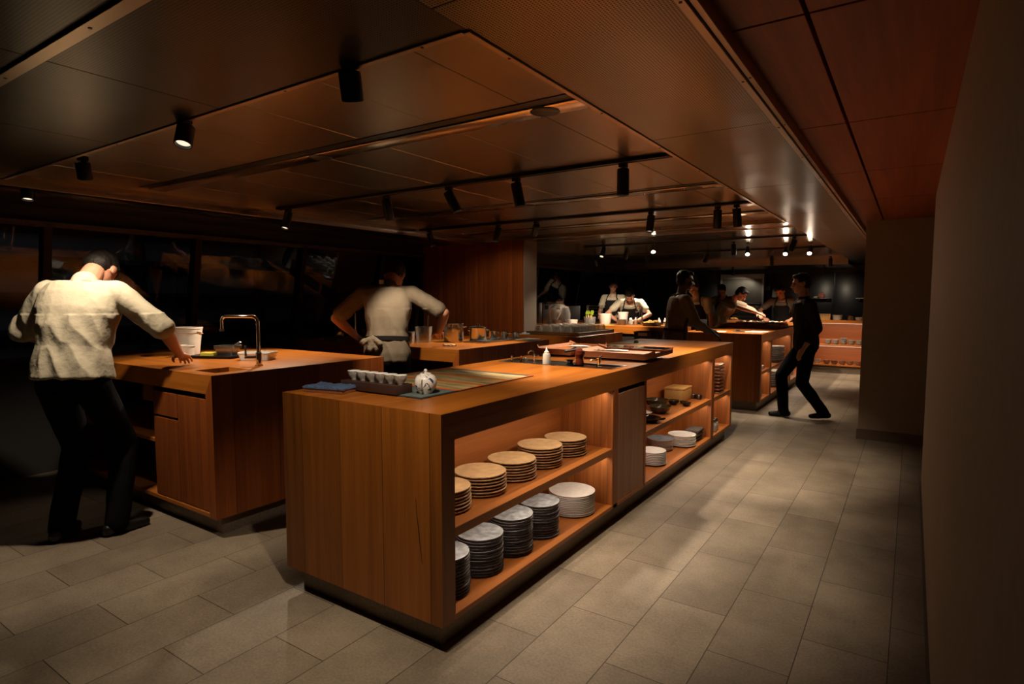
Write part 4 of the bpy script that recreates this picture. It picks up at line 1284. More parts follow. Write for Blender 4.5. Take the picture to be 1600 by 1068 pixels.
MB().tube([(.03, .02, .02), (.035, .025, .16), (.04, .03, .265)], [.004, .004, .006], 8).build('ladle', M['steel'], t)
t = thing('clear_container', 'low clear square container left of the ladle container', 'container', (-4.08, 4.22, ZT + .0005), .55)
tapered_box(.055, .055, .062, .062, .115, .003, .015, .004).build('container_body', M['vessel'], t)
t = thing('trivet', 'small round pale trivet in front of the stock pot', 'trivet', (-3.55, 4.22, ZT + .0005))
for i in range(7):
    a = 2 * PI * i / 7
    MB().lathe([(.018, 0), (.020, .004), (.016, .010), (.001, .012)], (.045 * math.cos(a), .045 * math.sin(a), .0035), 16).build('bead', M['tan'], t)
MB().lathe([(.068, 0), (.068, .003), (.001, .003)], n=32).build('base', M['steel'], t)
t = thing('chopping_board', 'thin pale chopping board at the right back corner of the middle island', 'board', (-3.32, 5.22, ZT + .0005), .0)
MB().box(-.09, .09, -.14, .14, 0, .010, .004).build('board_body', M['pine'], t)
MB().box(-.08, .08, -.12, .12, .0102, .016, .002).build('folded_cloth', M['cloth'], t)
faucet(-5.15, 4.50, ZT, math.radians(34), .30, .20, 'slim chrome faucet at the left end of the middle island', r=.009)
t = thing('steel_jug', 'small round steel jug under the slim chrome faucet', 'jug', (-5.26, 4.36, ZT + .0005))
MB().lathe([(.030, 0), (.044, .008), (.050, .035), (.044, .062), (.030, .078), (.032, .086)], n=32).build('jug_body', M['chrome'], t)
MB().tube([(.046, 0, .05), (.075, 0, .052), (.078, 0, .03), (.046, 0, .022)], .004, 8).build('handle', M['chrome'], t)
t = thing('clear_container', 'clear rectangular container behind the slim chrome faucet', 'container', (-5.06, 4.66, ZT + .0005), .5)
tapered_box(.095, .06, .105, .07, .085, .003, .02, .004).build('container_body', M['vessel'], t)
o = MB().box(-.11, .11, -.055, .055, 0, .014, .005).build('chopping_board', M['pine'])
single(o, (-5.28, 4.02, ZT + .0005), 'narrow pale board at the left end of the middle island', 'board', rz=.4)

# ------------------------------------------------------------------ counter by the timber wall: glasses
t = thing('glass_tray', 'dark metal tray full of upturned glasses by the timber wall', 'tray', (-3.52, 6.52, ZT + .0005))
MB().box(-.36, .36, -.46, .50, 0, .006).box(-.36, -.35, -.46, .50, .006, .040).box(.35, .36, -.46, .50, .006, .040).box(-.35, .35, -.46, -.45, .006, .040).box(-.35, .35, .49, .50, .006, .040).build('tray_body', M['steeldark'], t)
MB().box(-.36, .36, -.464, -.4605, .004, .036).build('front_strip', plain('brass strip', (.32, .22, .10), .35, .9), t)
g0 = None
rows = ['front', 'second', 'third', 'fourth', 'fifth']
seats = ['leftmost', 'second from left', 'third from left', 'fourth from left', 'rightmost']
for j in range(5):
    for i in range(5):
        x, y = -3.52 - .26 + i * .13, 6.52 - .34 + j * .17
        lab = 'upturned glass on the dark tray, %s of the %s row' % (seats[i], rows[j])
        if g0 is None:
            g0 = thing('upturned_glass', lab, 'glass', (x, y, ZT + .007), 0, 'glasses on the dark tray')
            MB().lathe([(.050, 0), (.048, .05), (.040, .095), (.034, .100), (.001, .100)], n=28, cap0=False).lathe([(.047, 0), (.045, .05), (.037, .091), (.001, .094)], n=28, cap0=False).build('vessel', M['vessel'], g0)
            MB().lathe([(.036, .1005), (.036, .106), (.001, .106)], n=28).build('base', M['vessel'], g0)
            gk = kids(g0)
        else:
            dup(g0, (x, y, ZT + .007), random.random(), lab, None, None, gk)
t = thing('glass_demijohn', 'big clear glass jar behind the tray beside the timber wall edge', 'jar', (-4.00, 7.42, .93))
t.location = (-4.12, 7.30, .70)
MB().lathe([(.12, .20), (.145, .22), (.155, .28), (.155, .48), (.135, .56), (.06, .61), (.05, .64), (.055, .65)], n=40).build('jar_body', M['vessel'], t)
MB().lathe([(.056, .651), (.056, .68), (.001, .685)], n=28).build('stopper', M['black'], t)
MB().box(-.17, .17, -.17, .17, -.70, .198, .006).build('stand', M['side'], t)
t = thing('folded_linen', 'folded pale blue cloth at the front edge of the timber wall counter', 'cloth', (-3.90, 6.06, ZT + .0005), .3)
MB().box(-.07, .07, -.05, .05, 0, .010, .004).box(-.065, .068, -.045, .048, .0102, .018, .004).build('cloth_fold', plain('pale blue cloth', (.40, .44, .52), .9), t)

# ------------------------------------------------------------------ rear left bench
zt = ZT + .0006
def tub(x, y, r0, r1, h, label, mat='white', name='plastic_tub', z=zt, lid=None, cat='tub', grp='white tubs in the rear hall'):
    t = thing(name, label, cat, (x, y, z), 0, grp)
    MB().lathe([(r0, 0), (r0 * 1.03, .004), (r1, h - .025), (r1 * 1.05, h - .023), (r1 * 1.06, h), (r1 * .98, h), (r0 * .97, .006), (.001, .005)], n=32).build('tub_body', M[mat], t)
    if lid:
        MB().lathe([(r1 * 1.08, h + .0005), (r1 * 1.08, h + .012), (r1 * .9, h + .014), (.001, h + .014)], n=32).build('lid', M[lid], t)
    return t
tub(-4.26, 9.10, .085, .105, .18, 'large white tub with sloping sides on the rear left bench')
tub(-4.05, 9.36, .070, .085, .205, 'taller white bucket behind the large white tub', name='plastic_bucket')
tub(-4.78, 8.92, .080, .085, .075, 'low white bowl left of the leafy tub on the rear left bench')
t = tub(-4.52, 9.05, .095, .10, .125, 'translucent tub of pale stems with yellow-green leaves', mat='clear')
for i in range(9):
    a = i * 2.4
    r = .02 + .05 * ((i * 7) % 5) / 5
    x, y = r * math.cos(a), r * math.sin(a)
    MB().tube([(x * .7, y * .7, .01), (x, y, .10), (x * 1.3, y * 1.3, .15)], [.012, .010, .007], 8).build('stem', M['pine'], t)
    if i % 2 == 0:
        mb = MB()
        mb.rings([[(x * 1.3 + .0, y * 1.3, .14), (x * 1.3 + .03, y * 1.3 + .01, .19), (x * 1.4 + .02, y * 1.5, .235), (x * 1.3 - .02, y * 1.3 + .012, .19)],
                  [(x * 1.3 + .0, y * 1.3 + .006, .14), (x * 1.3 + .03, y * 1.3 + .016, .19), (x * 1.4 + .02, y * 1.5 + .006, .235), (x * 1.3 - .02, y * 1.3 + .018, .19)]])
        mb.build('leaf', M['green'], t)
t = thing('saucepan', 'steel saucepan with an upright handle on the rear left bench', 'pot', (-3.98, 9.14, zt))
MB().lathe([(.075, 0), (.08, .004), (.085, .085), (.082, .085), (.076, .006), (.001, .005)], n=32).build('pot_body', M['steel'], t)
MB().tube([(-.07, 0, .06), (-.085, 0, .11), (-.095, 0, .18)], [.006, .006, .009], 10).build('handle', M['steeldark'], t)
for i, (x, y) in enumerate([(-3.82, 9.12), (-3.76, 9.20), (-3.86, 9.26), (-3.42, 9.36), (-3.33, 9.38), (-3.84, 9.40)]):
    labs = ['clear spice bottle right of the steel saucepan', 'brown spice bottle beside the black rear faucet', 'white-capped bottle behind the steel saucepan', 'white squeeze bottle behind the pan, left one', 'white squeeze bottle behind the pan, right one', 'white squeeze bottle in front of the bent-over cook']
    t = thing('spice_bottle', labs[i], 'bottle', (x, y, zt), 0, 'bottles on the rear left bench')
    MB().lathe([(.026, 0), (.028, .004), (.028, .07), (.018, .085)], n=20).build('bottle_body', M[['vessel', 'bowlbrown', 'white', 'whitecer', 'whitecer', 'whitecer'][i]], t)
    MB().lathe([(.016, .0855), (.014, .10), (.005, .118), (.001, .12)], n=16).build('cap', M['whitecer'], t)
faucet(-3.69, 9.30, ZT, math.radians(34), .30, .10, 'dark chrome rear faucet in front of the bent-over cook', r=.012)
faucet(-5.02, 9.25, ZT, math.radians(34), .30, .13, 'slim chrome rear faucet by the rear windows', r=.008)
t = thing('frying_pan', 'wide black pan of golden food on the rear left bench', 'pan', (-3.40, 8.98, zt))
MB().lathe([(.13, 0), (.14, .005), (.165, .055), (.17, .058), (.16, .055), (.135, .010), (.001, .009)], n=40).build('pan_body', M['black'], t)
mb = MB()
for i in range(16):
    a = i * 2.4
    r = .12 * math.sqrt((i + .5) / 16)
    mb.sphere((r * math.cos(a), r * math.sin(a), .045 + .012 * (i % 3)), (.035, .025, .022), u=10, v=6)
fo = mb.build('fried_food', M['food'], t)
fo['kind'] = 'stuff'
MB().tube([(.16, 0, .05), (.24, .03, .06), (.30, .06, .062)], [.010, .009, .011], 10).build('handle', M['black'], t)
t = thing('waste_bin', 'black bin with a pale label against the rear left bench', 'bin', (-3.28, 8.44, 0))
tapered_box(.13, .11, .15, .13, .90, .005, .03, .006).build('bin_body', M['black'], t)
MB().box(-.07, .07, -.138, -.1355, .84, .885).build('label_plate', M['white'], t)
t = thing('steel_appliance', 'pale steel appliance with two square holes by the rear windows', 'appliance', (-5.16, 8.93, zt), math.radians(20))
MB().box(-.17, .17, -.10, .10, 0, .34, .006).build('housing', M['steel'], t)
for sx in (-.10, .10):
    MB().box(sx - .032, sx + .032, -.1025, -.0995, .245, .315).build('opening', M['void'], t)
MB().box(-.30, -.185, -.06, .09, 0, .36, .006).build('side_unit', M['steeldark'], t)
t = thing('mixing_bowl', 'dark bowl with a white spatula leaning in it, before the steel appliance', 'bowl', (-4.98, 8.76, zt))
MB().lathe([(.06, 0), (.07, .004), (.11, .075), (.112, .075), (.105, .072), (.065, .008), (.001, .007)], n=32).build('bowl_body', M['steeldark'], t)
MB().tube([(-.04, 0, .02), (.02, 0, .12), (.06, 0, .20)], [.006, .006, .010], 8).build('spatula', M['whitecer'], t)
t = thing('dark_monitor', 'dark flat screen on a foot behind the slim rear faucet', 'screen', (-5.05, 9.46, zt), math.radians(15))
MB().box(-.30, .12, -.012, .012, .05, .30, .004).build('screen_panel', M['black'], t)
MB().box(-.14, -.04, -.06, .06, 0, .01).box(-.10, -.08, -.01, .01, .01, .06).build('foot', M['black'], t)
t = thing('wire_rack', 'small black wire rack of shelves beside the dark screen', 'rack', (-4.66, 9.50, zt))
mb = MB()
for zz in (.02, .08, .14, .20, .26, .30):
    mb.tube([(-.14, 0, zz), (.14, 0, zz)], .004, 6)
    mb.tube([(-.14, .06, zz), (.14, .06, zz)], .004, 6)
for sx in (-.14, .14):
    mb.tube([(sx, 0, 0), (sx, 0, .31)], .005, 6).tube([(sx, .06, 0), (sx, .06, .31)], .005, 6).tube([(sx, 0, .02), (sx, .06, .02)], .004, 6).tube([(sx, 0, .30), (sx, .06, .30)], .004, 6)
mb.build('rack_wires', M['steeldark'], t)
for i, (x, y, lx, ly) in enumerate([(-3.10, 8.93, .10, .20), (-4.1, 8.74, .16, .06)]):
    o = MB().box(-lx, lx, -ly, ly, 0, .015, .004).build('chopping_board', M['pine'])
    single(o, (x, y, zt), ['pale board at the right end of the rear left bench', 'pale board along the front of the rear left bench'][i], 'board', 'boards on the rear left bench')
t = thing('egg_carton', 'white tray of small white food at the right end of the rear left bench', 'tray', (-3.12, 9.28, zt + .0))
tapered_box(.10, .07, .11, .08, .03, .003, .02, .003).build('tray_body', M['white'], t)

# ------------------------------------------------------------------ rear shelved island: trays, papers
def long_tray(x, y, lx, ly, z, label, fill=None):
    t = thing('wooden_tray', label, 'tray', (x, y, z), 0, 'long wooden trays on the rear shelved island')
    MB().box(-lx, lx, -ly, ly, 0, .012).box(-lx, lx, -ly, -ly + .012, .012, .05).box(-lx, lx, ly - .012, ly, .012, .05).box(-lx, -lx + .012, -ly + .012, ly - .012, .012, .05).box(lx - .012, lx, -ly + .012, ly - .012, .012, .05).build('tray_body', M['board'], t)
    if fill:
        mb = MB()
        for i in range(fill):
            mb.sphere((random.uniform(-lx + .05, lx - .05), random.uniform(-ly + .05, ly - .05), .03 + .022 * random.random()), (random.uniform(.018, .035), random.uniform(.015, .03), .016), u=8, v=5)
        f = mb.build('white_food', M['rice'], t)
        f['kind'] = 'stuff'
    return t
long_tray(-2.26, 9.55, .20, .28, zt, 'long wooden tray on the rear shelved island, left one')
long_tray(-1.80, 9.60, .23, .32, zt, 'long wooden tray heaped with white food, nearer the aisle', 60)
long_tray(-2.06, 10.45, .34, .30, zt, 'wooden tray of white food in front of the leaning cook', 50)
o = MB().box(-.11, .11, -.15, .15, 0, .004).build('paper_sheet', M['paper'])
single(o, (-1.66, 8.16, zt), 'white paper sheet at the near corner of the rear shelved island', 'paper', rz=-.15)
t = thing('clipboard', 'grey clipboard leaning over the papers on the rear shelved island', 'clipboard', (-1.88, 8.18, zt), .5)
MB().box(-.08, .08, -.11, .11, 0, .004).build('board_sheet', M['steel'], t)
MB().box(-.03, .03, .09, .112, .0042, .014, .003).build('clip', M['black'], t)
o = MB().box(-.14, .14, -.10, .10, 0, .006, .002).build('menu_sheet', M['cloth'])
single(o, (-2.14, 7.93, zt), 'pale sheet between the dark screen and the clipboard', 'paper', rz=.1)
t = thing('tablet_stand', 'small black screen standing in front of the dark-haired cook in a brown apron', 'screen', (-2.345, 8.03, zt), math.radians(20))
MB().box(-.075, .075, -.01, .01, .012, .155, .005).build('screen_panel', M['black'], t)
MB().box(-.07, .07, -.05, .05, 0, .010, .003).build('foot', M['black'], t)
t = thing('plastic_tub', 'tall translucent tub in front of the leaning cook', 'tub', (-2.37, 9.20, zt), 0, 'white tubs in the rear hall')
MB().lathe([(.055, 0), (.058, .004), (.062, .16), (.064, .165), (.058, .165), (.052, .006), (.001, .005)], n=28).build('tub_body', M['clear'], t)

# bench at the very back left with trays of food
tK, ox, oy = plain_island('kitchen_island', 'farthest timber bench left of the glass cabinet with white papers and food', -3.75, -2.72, 11.6, 12.4)
o = MB().box(-.20, .20, -.14, .14, 0, .03, .004).build('white_tray', M['white'])
single(o, (-3.42, 11.85, zt), 'flat white tray at the left of the farthest bench', 'tray')
t = thing('food_tray', 'wooden tray with golden food on the farthest bench', 'tray', (-2.96, 11.84, zt))
MB().box(-.22, .22, -.18, .18, 0, .02, .004).build('tray_body', M['tray'], t)
mb = MB()
for i in range(26):
    mb.sphere((random.uniform(-.19, .19), random.uniform(-.15, .15), .035 + .02 * random.random()), (.03, .025, .022), u=8, v=5)
f = mb.build('golden_food', M['food'], t)
f['kind'] = 'stuff'
t = thing('bread_loaf', 'round pale loaf on the farthest bench', 'bread', (-3.40, 12.22, zt))
MB().sphere((0, 0, .055), (.10, .09, .055)).build('loaf', M['tan'], t)

# rear counter top
z2 = .9856
tub(-1.64, 12.62, .085, .105, .20, 'tall cream bucket at the left end of the rear counter', name='plastic_bucket', z=z2)
for k in range(3):
    t = thing('wooden_crate', 'flat wooden box on the rear counter, %s of three' % ['lowest', 'middle', 'topmost'][k], 'box', (-1.385 + .003 * k, 12.62, z2 + k * .0385), 0, 'flat wooden boxes on the rear counter')
    MB().box(-.12, .12, -.12, .12, 0, .030, .002).build('box_body', M['pine'], t)
    MB().box(-.122, .122, -.122, .122, .0305, .038, .002).build('lid', M['pine'], t)
tub(-1.155, 12.62, .075, .085, .095, 'white tub right of the flat wooden boxes', z=z2)
t = thing('steel_pot', 'small steel pot with a lid knob on the rear counter', 'pot', (-.93, 12.60, z2))
MB().lathe([(.055, 0), (.06, .004), (.062, .08), (.066, .083), (.055, .09), (.012, .10)], n=28).build('pot_body', M['steel'], t)
MB().lathe([(.008, .1005), (.014, .115), (.002, .125)], n=16).build('knob', M['steel'], t)
tub(-.79, 12.56, .06, .07, .06, 'low pale blue tub in front of the spray bottle', z=z2)
tub(-.72, 12.76, .065, .075, .10, 'pale tub behind the yellow-green spray bottle', z=z2)
t = thing('spray_bottle', 'yellow-green bottle near the passage wall on the rear counter', 'bottle', (-.655, 12.56, z2))
MB().lathe([(.035, 0), (.038, .004), (.038, .11), (.018, .14)], n=24).build('bottle_body', M['green'], t)
MB().box(-.05, .02, -.014, .014, .1405, .19, .005).tube([(-.04, 0, .16), (-.055, 0, .13)], .006, 8).build('spray_head', plain('pale green plastic', (.5, .55, .12), .4), t)

# back wall cabinet with lit glass front, switches, wall shelves
t = thing('glass_cabinet', 'tall glass-fronted steel cabinet against the rear wall', 'cabinet', (-3.22, 14.1, 0))
MB().box(-.47, .47, .0, .27, 0, 1.93, .004).build('cabinet_body', M['steeldark'], t)
f = MB().box(-.47, -.43, -.03, -.002, .95, 1.93).box(.43, .47, -.03, -.002, .95, 1.93).box(-.43, .43, -.03, -.002, 1.83, 1.93).box(-.43, .43, -.03, -.002, .95, 1.0).build('door_frame', M['steel'], t)
MB().box(-.43, .43, -.012, -.004, 1.30, 1.83).build('steel_panel', plain('pale brushed panel', (.50, .43, .36), .30, .85, aniso=.5), t)
MB().box(-.43, .43, -.020, -.016, 1.0, 1.829).build('glass_pane', M['glass'], t)
MB().box(-.40, .40, -.05, -.031, 1.26, 1.28).build('handle', M['steel'], t)
for i, (x, z) in enumerate([(-3.79, 1.447), (-2.715, 1.614)]):
    t = thing('wall_switch', ['small white wall switch left of the glass cabinet', 'small white wall switch right of the glass cabinet'][i], 'switch', (x, 14.372, z), 0, 'wall switches')
    MB().box(-.038, .038, -.010, .0025, -.038, .038, .003).build('plate', M['white'], t)
    MB().box(-.016, .016, -.015, -.0105, -.016, .016, .002).build('rocker', M['walldark'], t)
for i, (xa, xb) in enumerate([(-1.89, -1.44), (-.98, -.55)]):
    t = thing('wall_shelf', ['thin wall shelf on the navy rear wall holding a pink bundle', 'thin empty wall shelf on the navy rear wall at the right'][i], 'shelf', ((xa + xb) / 2, 14.374, 1.38), 0, 'thin wall shelves')
    h = (xb - xa) / 2
    MB().box(-h, h, -.16, -.001, 0, .014, .002).build('shelf_board', M['steel'], t)
    MB().box(-h + .05, -h + .07, -.12, -.001, -.03, -.0005).build('bracket', M['steeldark'], t)
    MB().box(h - .07, h - .05, -.12, -.001, -.03, -.0005).build('bracket', M['steeldark'], t)
t = thing('cloth_bundle', 'small pink and white bundle on the thin wall shelf', 'bundle', (-1.63, 14.29, 1.3945))
MB().sphere((0, 0, .05), (.07, .05, .05)).sphere((.02, .0, .09), (.04, .035, .04)).build('bundle_body', M['pink'], t)
MB().sphere((-.11, 0, .02), (.05, .04, .02)).build('bundle_end', M['cloth'], t)

# ------------------------------------------------------------------ people
shop = bpy.data.scenes.new('workshop')

def remesh(mb, name, mats, parent, voxel, smooth=6, wrinkle=None):
    """fuse overlapping volumes into one continuous skin"""
    me = bpy.data.meshes.new(name)
    bmesh.ops.recalc_face_normals(mb.bm, faces=mb.bm.faces)
    mb.bm.to_mesh(me)
    mb.bm.free()
    o = bpy.data.objects.new(name, me)
    shop.collection.objects.link(o)
    r = o.modifiers.new('fuse', 'REMESH')
    r.mode = 'VOXEL'
    r.voxel_size = voxel
    s_ = o.modifiers.new('soften', 'SMOOTH')
    s_.iterations = smooth
    s_.factor = .5
    vl = shop.view_layers[0]
    vl.update()
    dg = vl.depsgraph
    nm = bpy.data.meshes.new_from_object(o.evaluated_get(dg))
    shop.collection.objects.unlink(o)
    COL.objects.link(o)
    o.modifiers.clear()
    o.data = nm
    nm.name = name
    if wrinkle:
        nrm = [v.normal.copy() for v in nm.vertices]
        for v, q in zip(nm.vertices, nrm):
            v.co += q * wrinkle(v.co)
    nm.materials.clear()
    nm.materials.append(mats)
    nm.polygons.foreach_set('use_smooth', [True] * len(nm.polygons))
    if parent:
        o.parent = parent
    return o

def limb(a, target, l1, l2, pole):
    """two-bone reach: returns (joint, end)"""
    a, target, pole = Vector(a), Vector(target), Vector(pole)
    d = target - a
    L = min(d.length, (l1 + l2) * .995)
    d.normalize()
    e = a + d * L
    x = (l1 * l1 - l2 * l2 + L * L) / (2 * L)
    hh = math.sqrt(max(l1 * l1 - x * x, 0))
    pl = (pole - d * pole.dot(d)).normalized()
    return a + d * x + pl * hh, e

def hand(mb, w, d, n, side, s=1.0, curl=.5, rf=.0085):
    """palm and five fingers: w wrist, d finger direction, n back-of-hand normal, side +1 when the thumb lies towards d x n"""
    d = Vector(d).normalized()
    n = Vector(n)
    n = (n - d * n.dot(d)).normalized()
    t = d.cross(n) * side
    w = Vector(w)
    for k in range(4):
        off = t * ((1.5 - k) * .020 * s)
        mb.capsule(w + off * .55 + d * .012 * s, .0155 * s, w + off + d * (.080 - .004 * abs(k - 1)) * s, .0125 * s, 10)
    ln = [.072, .080, .075, .058]
    for k in range(4):
        p = w + t * ((1.5 - k) * .020 * s) + d * (.084 - .004 * abs(k - 1)) * s
        dirv = (d + t * (1.5 - k) * .06).normalized()
        rr = rf * s * (1.0 if k < 3 else .88)
        cur = p
        for q, (fr, ang) in enumerate(((.45, curl * .6), (.32, curl * 1.3), (.23, curl * 1.8))):
            dd = (dirv * math.cos(ang) - n * math.sin(ang)).normalized()
            nx = cur + dd * ln[k] * fr * s
            mb.capsule(cur, rr, nx, rr * .93, 10)
            rr *= .93
            cur = nx
    p = w + t * .022 * s + d * .022 * s
    q1 = p + (t * .75 + d * .75 - n * .25).normalized() * .040 * s
    q2 = q1 + (t * .35 + d * .9 - n * .35).normalized() * .032 * s
    q3 = q2 + (d * .95 - n * .3).normalized() * .024 * s
    mb.capsule(p, .015 * s, q1, .0115 * s, 10).capsule(q1, .0110 * s, q2, .0098 * s, 10).capsule(q2, .0098 * s, q3, .0082 * s, 10)

def person(label, loc, rz, s=1.0, lean=0.0, curve=0.0, head=(0, 0, 0), hands=None, feet=None, poles=None, handdir=None, handn=None, curl=.5,
           skin='skin', shirt='shirtw', sleeve=.55, trousers='trousers', apron=None, hair='hair', hairlen=0, voxel=.007, yaw=0.0, hip=0.0, group=None, belt=None, tagc=False, hem=-.14, broad=1.0, lips='lip', cap=None, fold=.006):
    """a standing figure facing local +Y; lean/curve bend the spine forward, head = (pitch, yaw, roll); hands are local wrist targets"""
    root = thing('person', label, 'person', loc, rz, group)
    H = .92 * s
    pel = Vector((0, hip, H - .02 * s))
    # spine
    sp = []
    p = pel.copy()
    N = 12
    Ltot = .56 * s
    for i in range(N + 1):
        u = i / N
        a = lean + curve * u
        right = Vector((math.cos(yaw * u), math.sin(yaw * u), 0))
        fwd0 = Vector((-right.y, right.x, 0))
        up = fwd0 * math.sin(a) + Vector((0, 0, math.cos(a)))
        fw = fwd0 * math.cos(a) - Vector((0, 0, math.sin(a)))
        sp.append((p.copy(), right, fw, up))
        p = p + up * (Ltot / N)
    def at(u):
        f = max(0, min(N - 1e-6, u * N))
        i = int(f)
        g = f - i
        c = sp[i][0].lerp(sp[i + 1][0], g)
        if u < 0:
            c = sp[0][0] + sp[0][3] * (u * Ltot)
        return c, sp[i][1], sp[i][2], sp[i][3]
    prof = [(-.12, .155, .110), (.0, .165, .118), (.14, .158, .112), (.30, .142, .102), (.48, .155, .112), (.64, .172, .116), (.78, .172, .112), (.88, .150, .104), (.95, .090, .082)]
    def torso(mb, k, add, lo=-.12, hi=1.0):
        rg = []
        for u, rx, ry in prof:
            if u < lo or u > hi:
                continue
            c, r_, f_, _ = at(u)
            rx, ry = (rx * k + add) * s, (ry * k + add) * s
            rg.append([tuple(c + r_ * (rx * math.copysign(abs(math.cos(w)) ** .85, math.cos(w))) + f_ * (ry * math.copysign(abs(math.sin(w)) ** .85, math.sin(w)))) for w in (2 * PI * i / 28 for i in range(28))])
        mb.rings(rg)
    cS, rS, fS, uS = at(.86)
    sh = {}
    for sd in (1, -1):
        sh[sd] = cS + rS * (sd * .185 * s) - uS * .005 * s
    hands = hands or {1: (.26, .05, .80), -1: (-.26, .05, .80)}
    poles = poles or {1: (.5, -1, -.4), -1: (-.5, -1, -.4)}
    el, wr = {}, {}
    for sd in (1, -1):
        el[sd], wr[sd] = limb(sh[sd], Vector(hands[sd]), .30 * s, .265 * s, poles[sd])
    # legs
    feet = feet or {1: (.11, .0), -1: (-.11, .0)}
    hipj, kn, an = {}, {}, {}
    for sd in (1, -1):
        hipj[sd] = pel + Vector((sd * .09 * s, 0, -.03 * s))
        ft = feet[sd]
        kn[sd], an[sd] = limb(hipj[sd], (ft[0], ft[1], ft[2] if len(ft) > 2 else .085 * s), .435 * s, .425 * s, (sd * .1, 1, 0))
    # head frame
    cN, rN, fN, uN = at(1.0)
    hp, hy, hr = head
    base = Matrix((rN, fN, uN)).transposed()
    # undo the spine bend for the head, then apply its own pitch and yaw
    hm = Matrix.Rotation(yaw + hy, 3, 'Z') @ Matrix.Rotation(-hp, 3, 'X') @ Matrix.Rotation(hr, 3, 'Y')
    nk0 = cN - uN * .02 * s
    nkd = (uN + hm @ Vector((0, .1, 1))).normalized()
    hb = nk0 + nkd * .075 * s
    hc = hb + hm @ Vector((0, .022, .105)) * s
    def hp_(v):
        return hc + hm @ (Vector(v) * s)
    body = MB()
    torso(body, .86, -.008)
    for sd in (1, -1):
        body.capsule(cS + rS * (sd * .09 * s), .060 * s, sh[sd], .052 * s)
        body.capsule(sh[sd], .050 * s, el[sd], .038 * s)
        body.capsule(el[sd], .040 * s, el[sd].lerp(wr[sd], .35), .040 * s)
        body.capsule(el[sd].lerp(wr[sd], .3), .041 * s, wr[sd], .025 * s)
        dirv = Vector(handdir[sd]) if handdir and sd in handdir else (wr[sd] - el[sd])
        nn = Vector(handn[sd]) if handn and sd in handn else Vector((sd * .3, 0, 1))
        cu = curl[sd] if isinstance(curl, dict) else curl
        dn, n_ = dirv.normalized(), nn
        tside = 1 if dn.cross(n_).dot(-rS * sd) > 0 else -1
        hand(body, wr[sd] + dn * .008 * s, dn, n_, tside, s, cu, rf=.0088 if voxel < .006 else .0098)
        body.capsule(hipj[sd], .078 * s, kn[sd], .050 * s)
        body.capsule(kn[sd], .050 * s, kn[sd].lerp(an[sd], .35), .052 * s).capsule(kn[sd].lerp(an[sd], .3), .052 * s, an[sd], .034 * s)
    body.capsule(nk0 - uN * .03 * s, .062 * s, hb + hm @ Vector((0, .0, .03)) * s, .054 * s)
    body.sphere(hp_((0, -.012, .022)), (.076 * s, .094 * s, .090 * s), hm)
    body.sphere(hp_((0, .022, -.038)), (.060 * s, .068 * s, .078 * s), hm)
    body.sphere(hp_((0, .058, -.092)), (.026 * s, .024 * s, .020 * s), hm)
    body.capsule(hp_((0, .084, .004)), .009 * s, hp_((0, .104, -.034)), .0135 * s, 10)
    body.sphere(hp_((0, .076, .020)), (.052 * s, .014 * s, .012 * s), hm)
    for sd in (1, -1):
        body.sphere(hp_((sd * .0785, -.006, -.012)), (.009 * s, .022 * s, .033 * s), hm)
        body.sphere(hp_((sd * .036, .058, -.036)), (.024 * s, .026 * s, .024 * s), hm)
        body.sphere(hp_((sd * .013, .096, -.036)), (.010 * s, .010 * s, .008 * s), hm)
    bo = remesh(body, 'body', M[skin], root, voxel, 3)
    for sd in (1, -1):
        MB().sphere(hp_((sd * .031, .0775, .000)), (.0125 * s, .008 * s, .0085 * s), hm, 14, 8).build('eye', M['eye'], root)
    MB().sphere(hp_((0, .0885, -.064)), (.024 * s, .008 * s, .0075 * s), hm, 14, 8).build('mouth', M[lips], root)
    # hair
    hb_ = MB()
    hb_.sphere(hp_((0, -.022, .036)), (.083 * s, .096 * s, .088 * s), hm)
    hb_.sphere(hp_((0, -.050, -.010)), (.074 * s, .062 * s, .070 * s), hm)
    hb_.sphere(hp_((0, .040, .084)), (.058 * s, .048 * s, .030 * s), hm)
    for sd in (1, -1):
        hb_.capsule(hp_((sd * .074, .010, .040)), .014 * s, hp_((sd * .075, .006, .008)), .008 * s)
    if hairlen:
        hb_.sphere(hp_((0, -.090, -.03)), (.045 * s, .045 * s, .05 * s), hm)
    seedv = random.random() * 20
    remesh(hb_, 'hair', M[hair], root, .007, 2, lambda c: .004 * noise.noise(Vector((c.x * 60 + seedv, c.y * 60, c.z * 25))))
    if cap:
        cb = MB()
        cb.sphere(hp_((0, -.018, .066)), (.090 * s, .104 * s, .068 * s), hm)
        remesh(cb, 'cap', M[cap], root, .008, 3)
    # shirt
    sb = MB()
    torso(sb, broad, .012, lo=hem, hi=.92)
    c0, r0, f0, u0 = at(-.06)
    c1 = at(.92)[0]
    sb.capsule(c1 - uN * .02 * s, .075 * s, c1 + uN * .018 * s, .066 * s)
    for sd in (1, -1):
        sb.capsule(cS + rS * (sd * .08 * s) - uS * .004 * s, .066 * s, sh[sd], .066 * s)
        if sleeve <= 1:
            sb.capsule(sh[sd], .068 * s, sh[sd].lerp(el[sd], sleeve), .064 * s)
        else:
            sb.capsule(sh[sd], .068 * s, el[sd], .054 * s)
            sb.capsule(el[sd], .054 * s, el[sd].lerp(wr[sd], sleeve - 1), .044 * s)
    sv = random.random() * 30
    def folds(c):
        k = noise.noise(Vector((c.x * 9 + sv, c.y * 9, c.z * 5 + c.x * 7)))
        k2 = noise.noise(Vector((c.x * 24 + sv, c.y * 20, c.z * 10 - c.x * 14)))
        w_ = 1.0 if c.z < cS.z - .12 * s else .45
        return fold * w_ * (1.6 * (1 - abs(k) * 2.4) * .8 + .6 * k2)
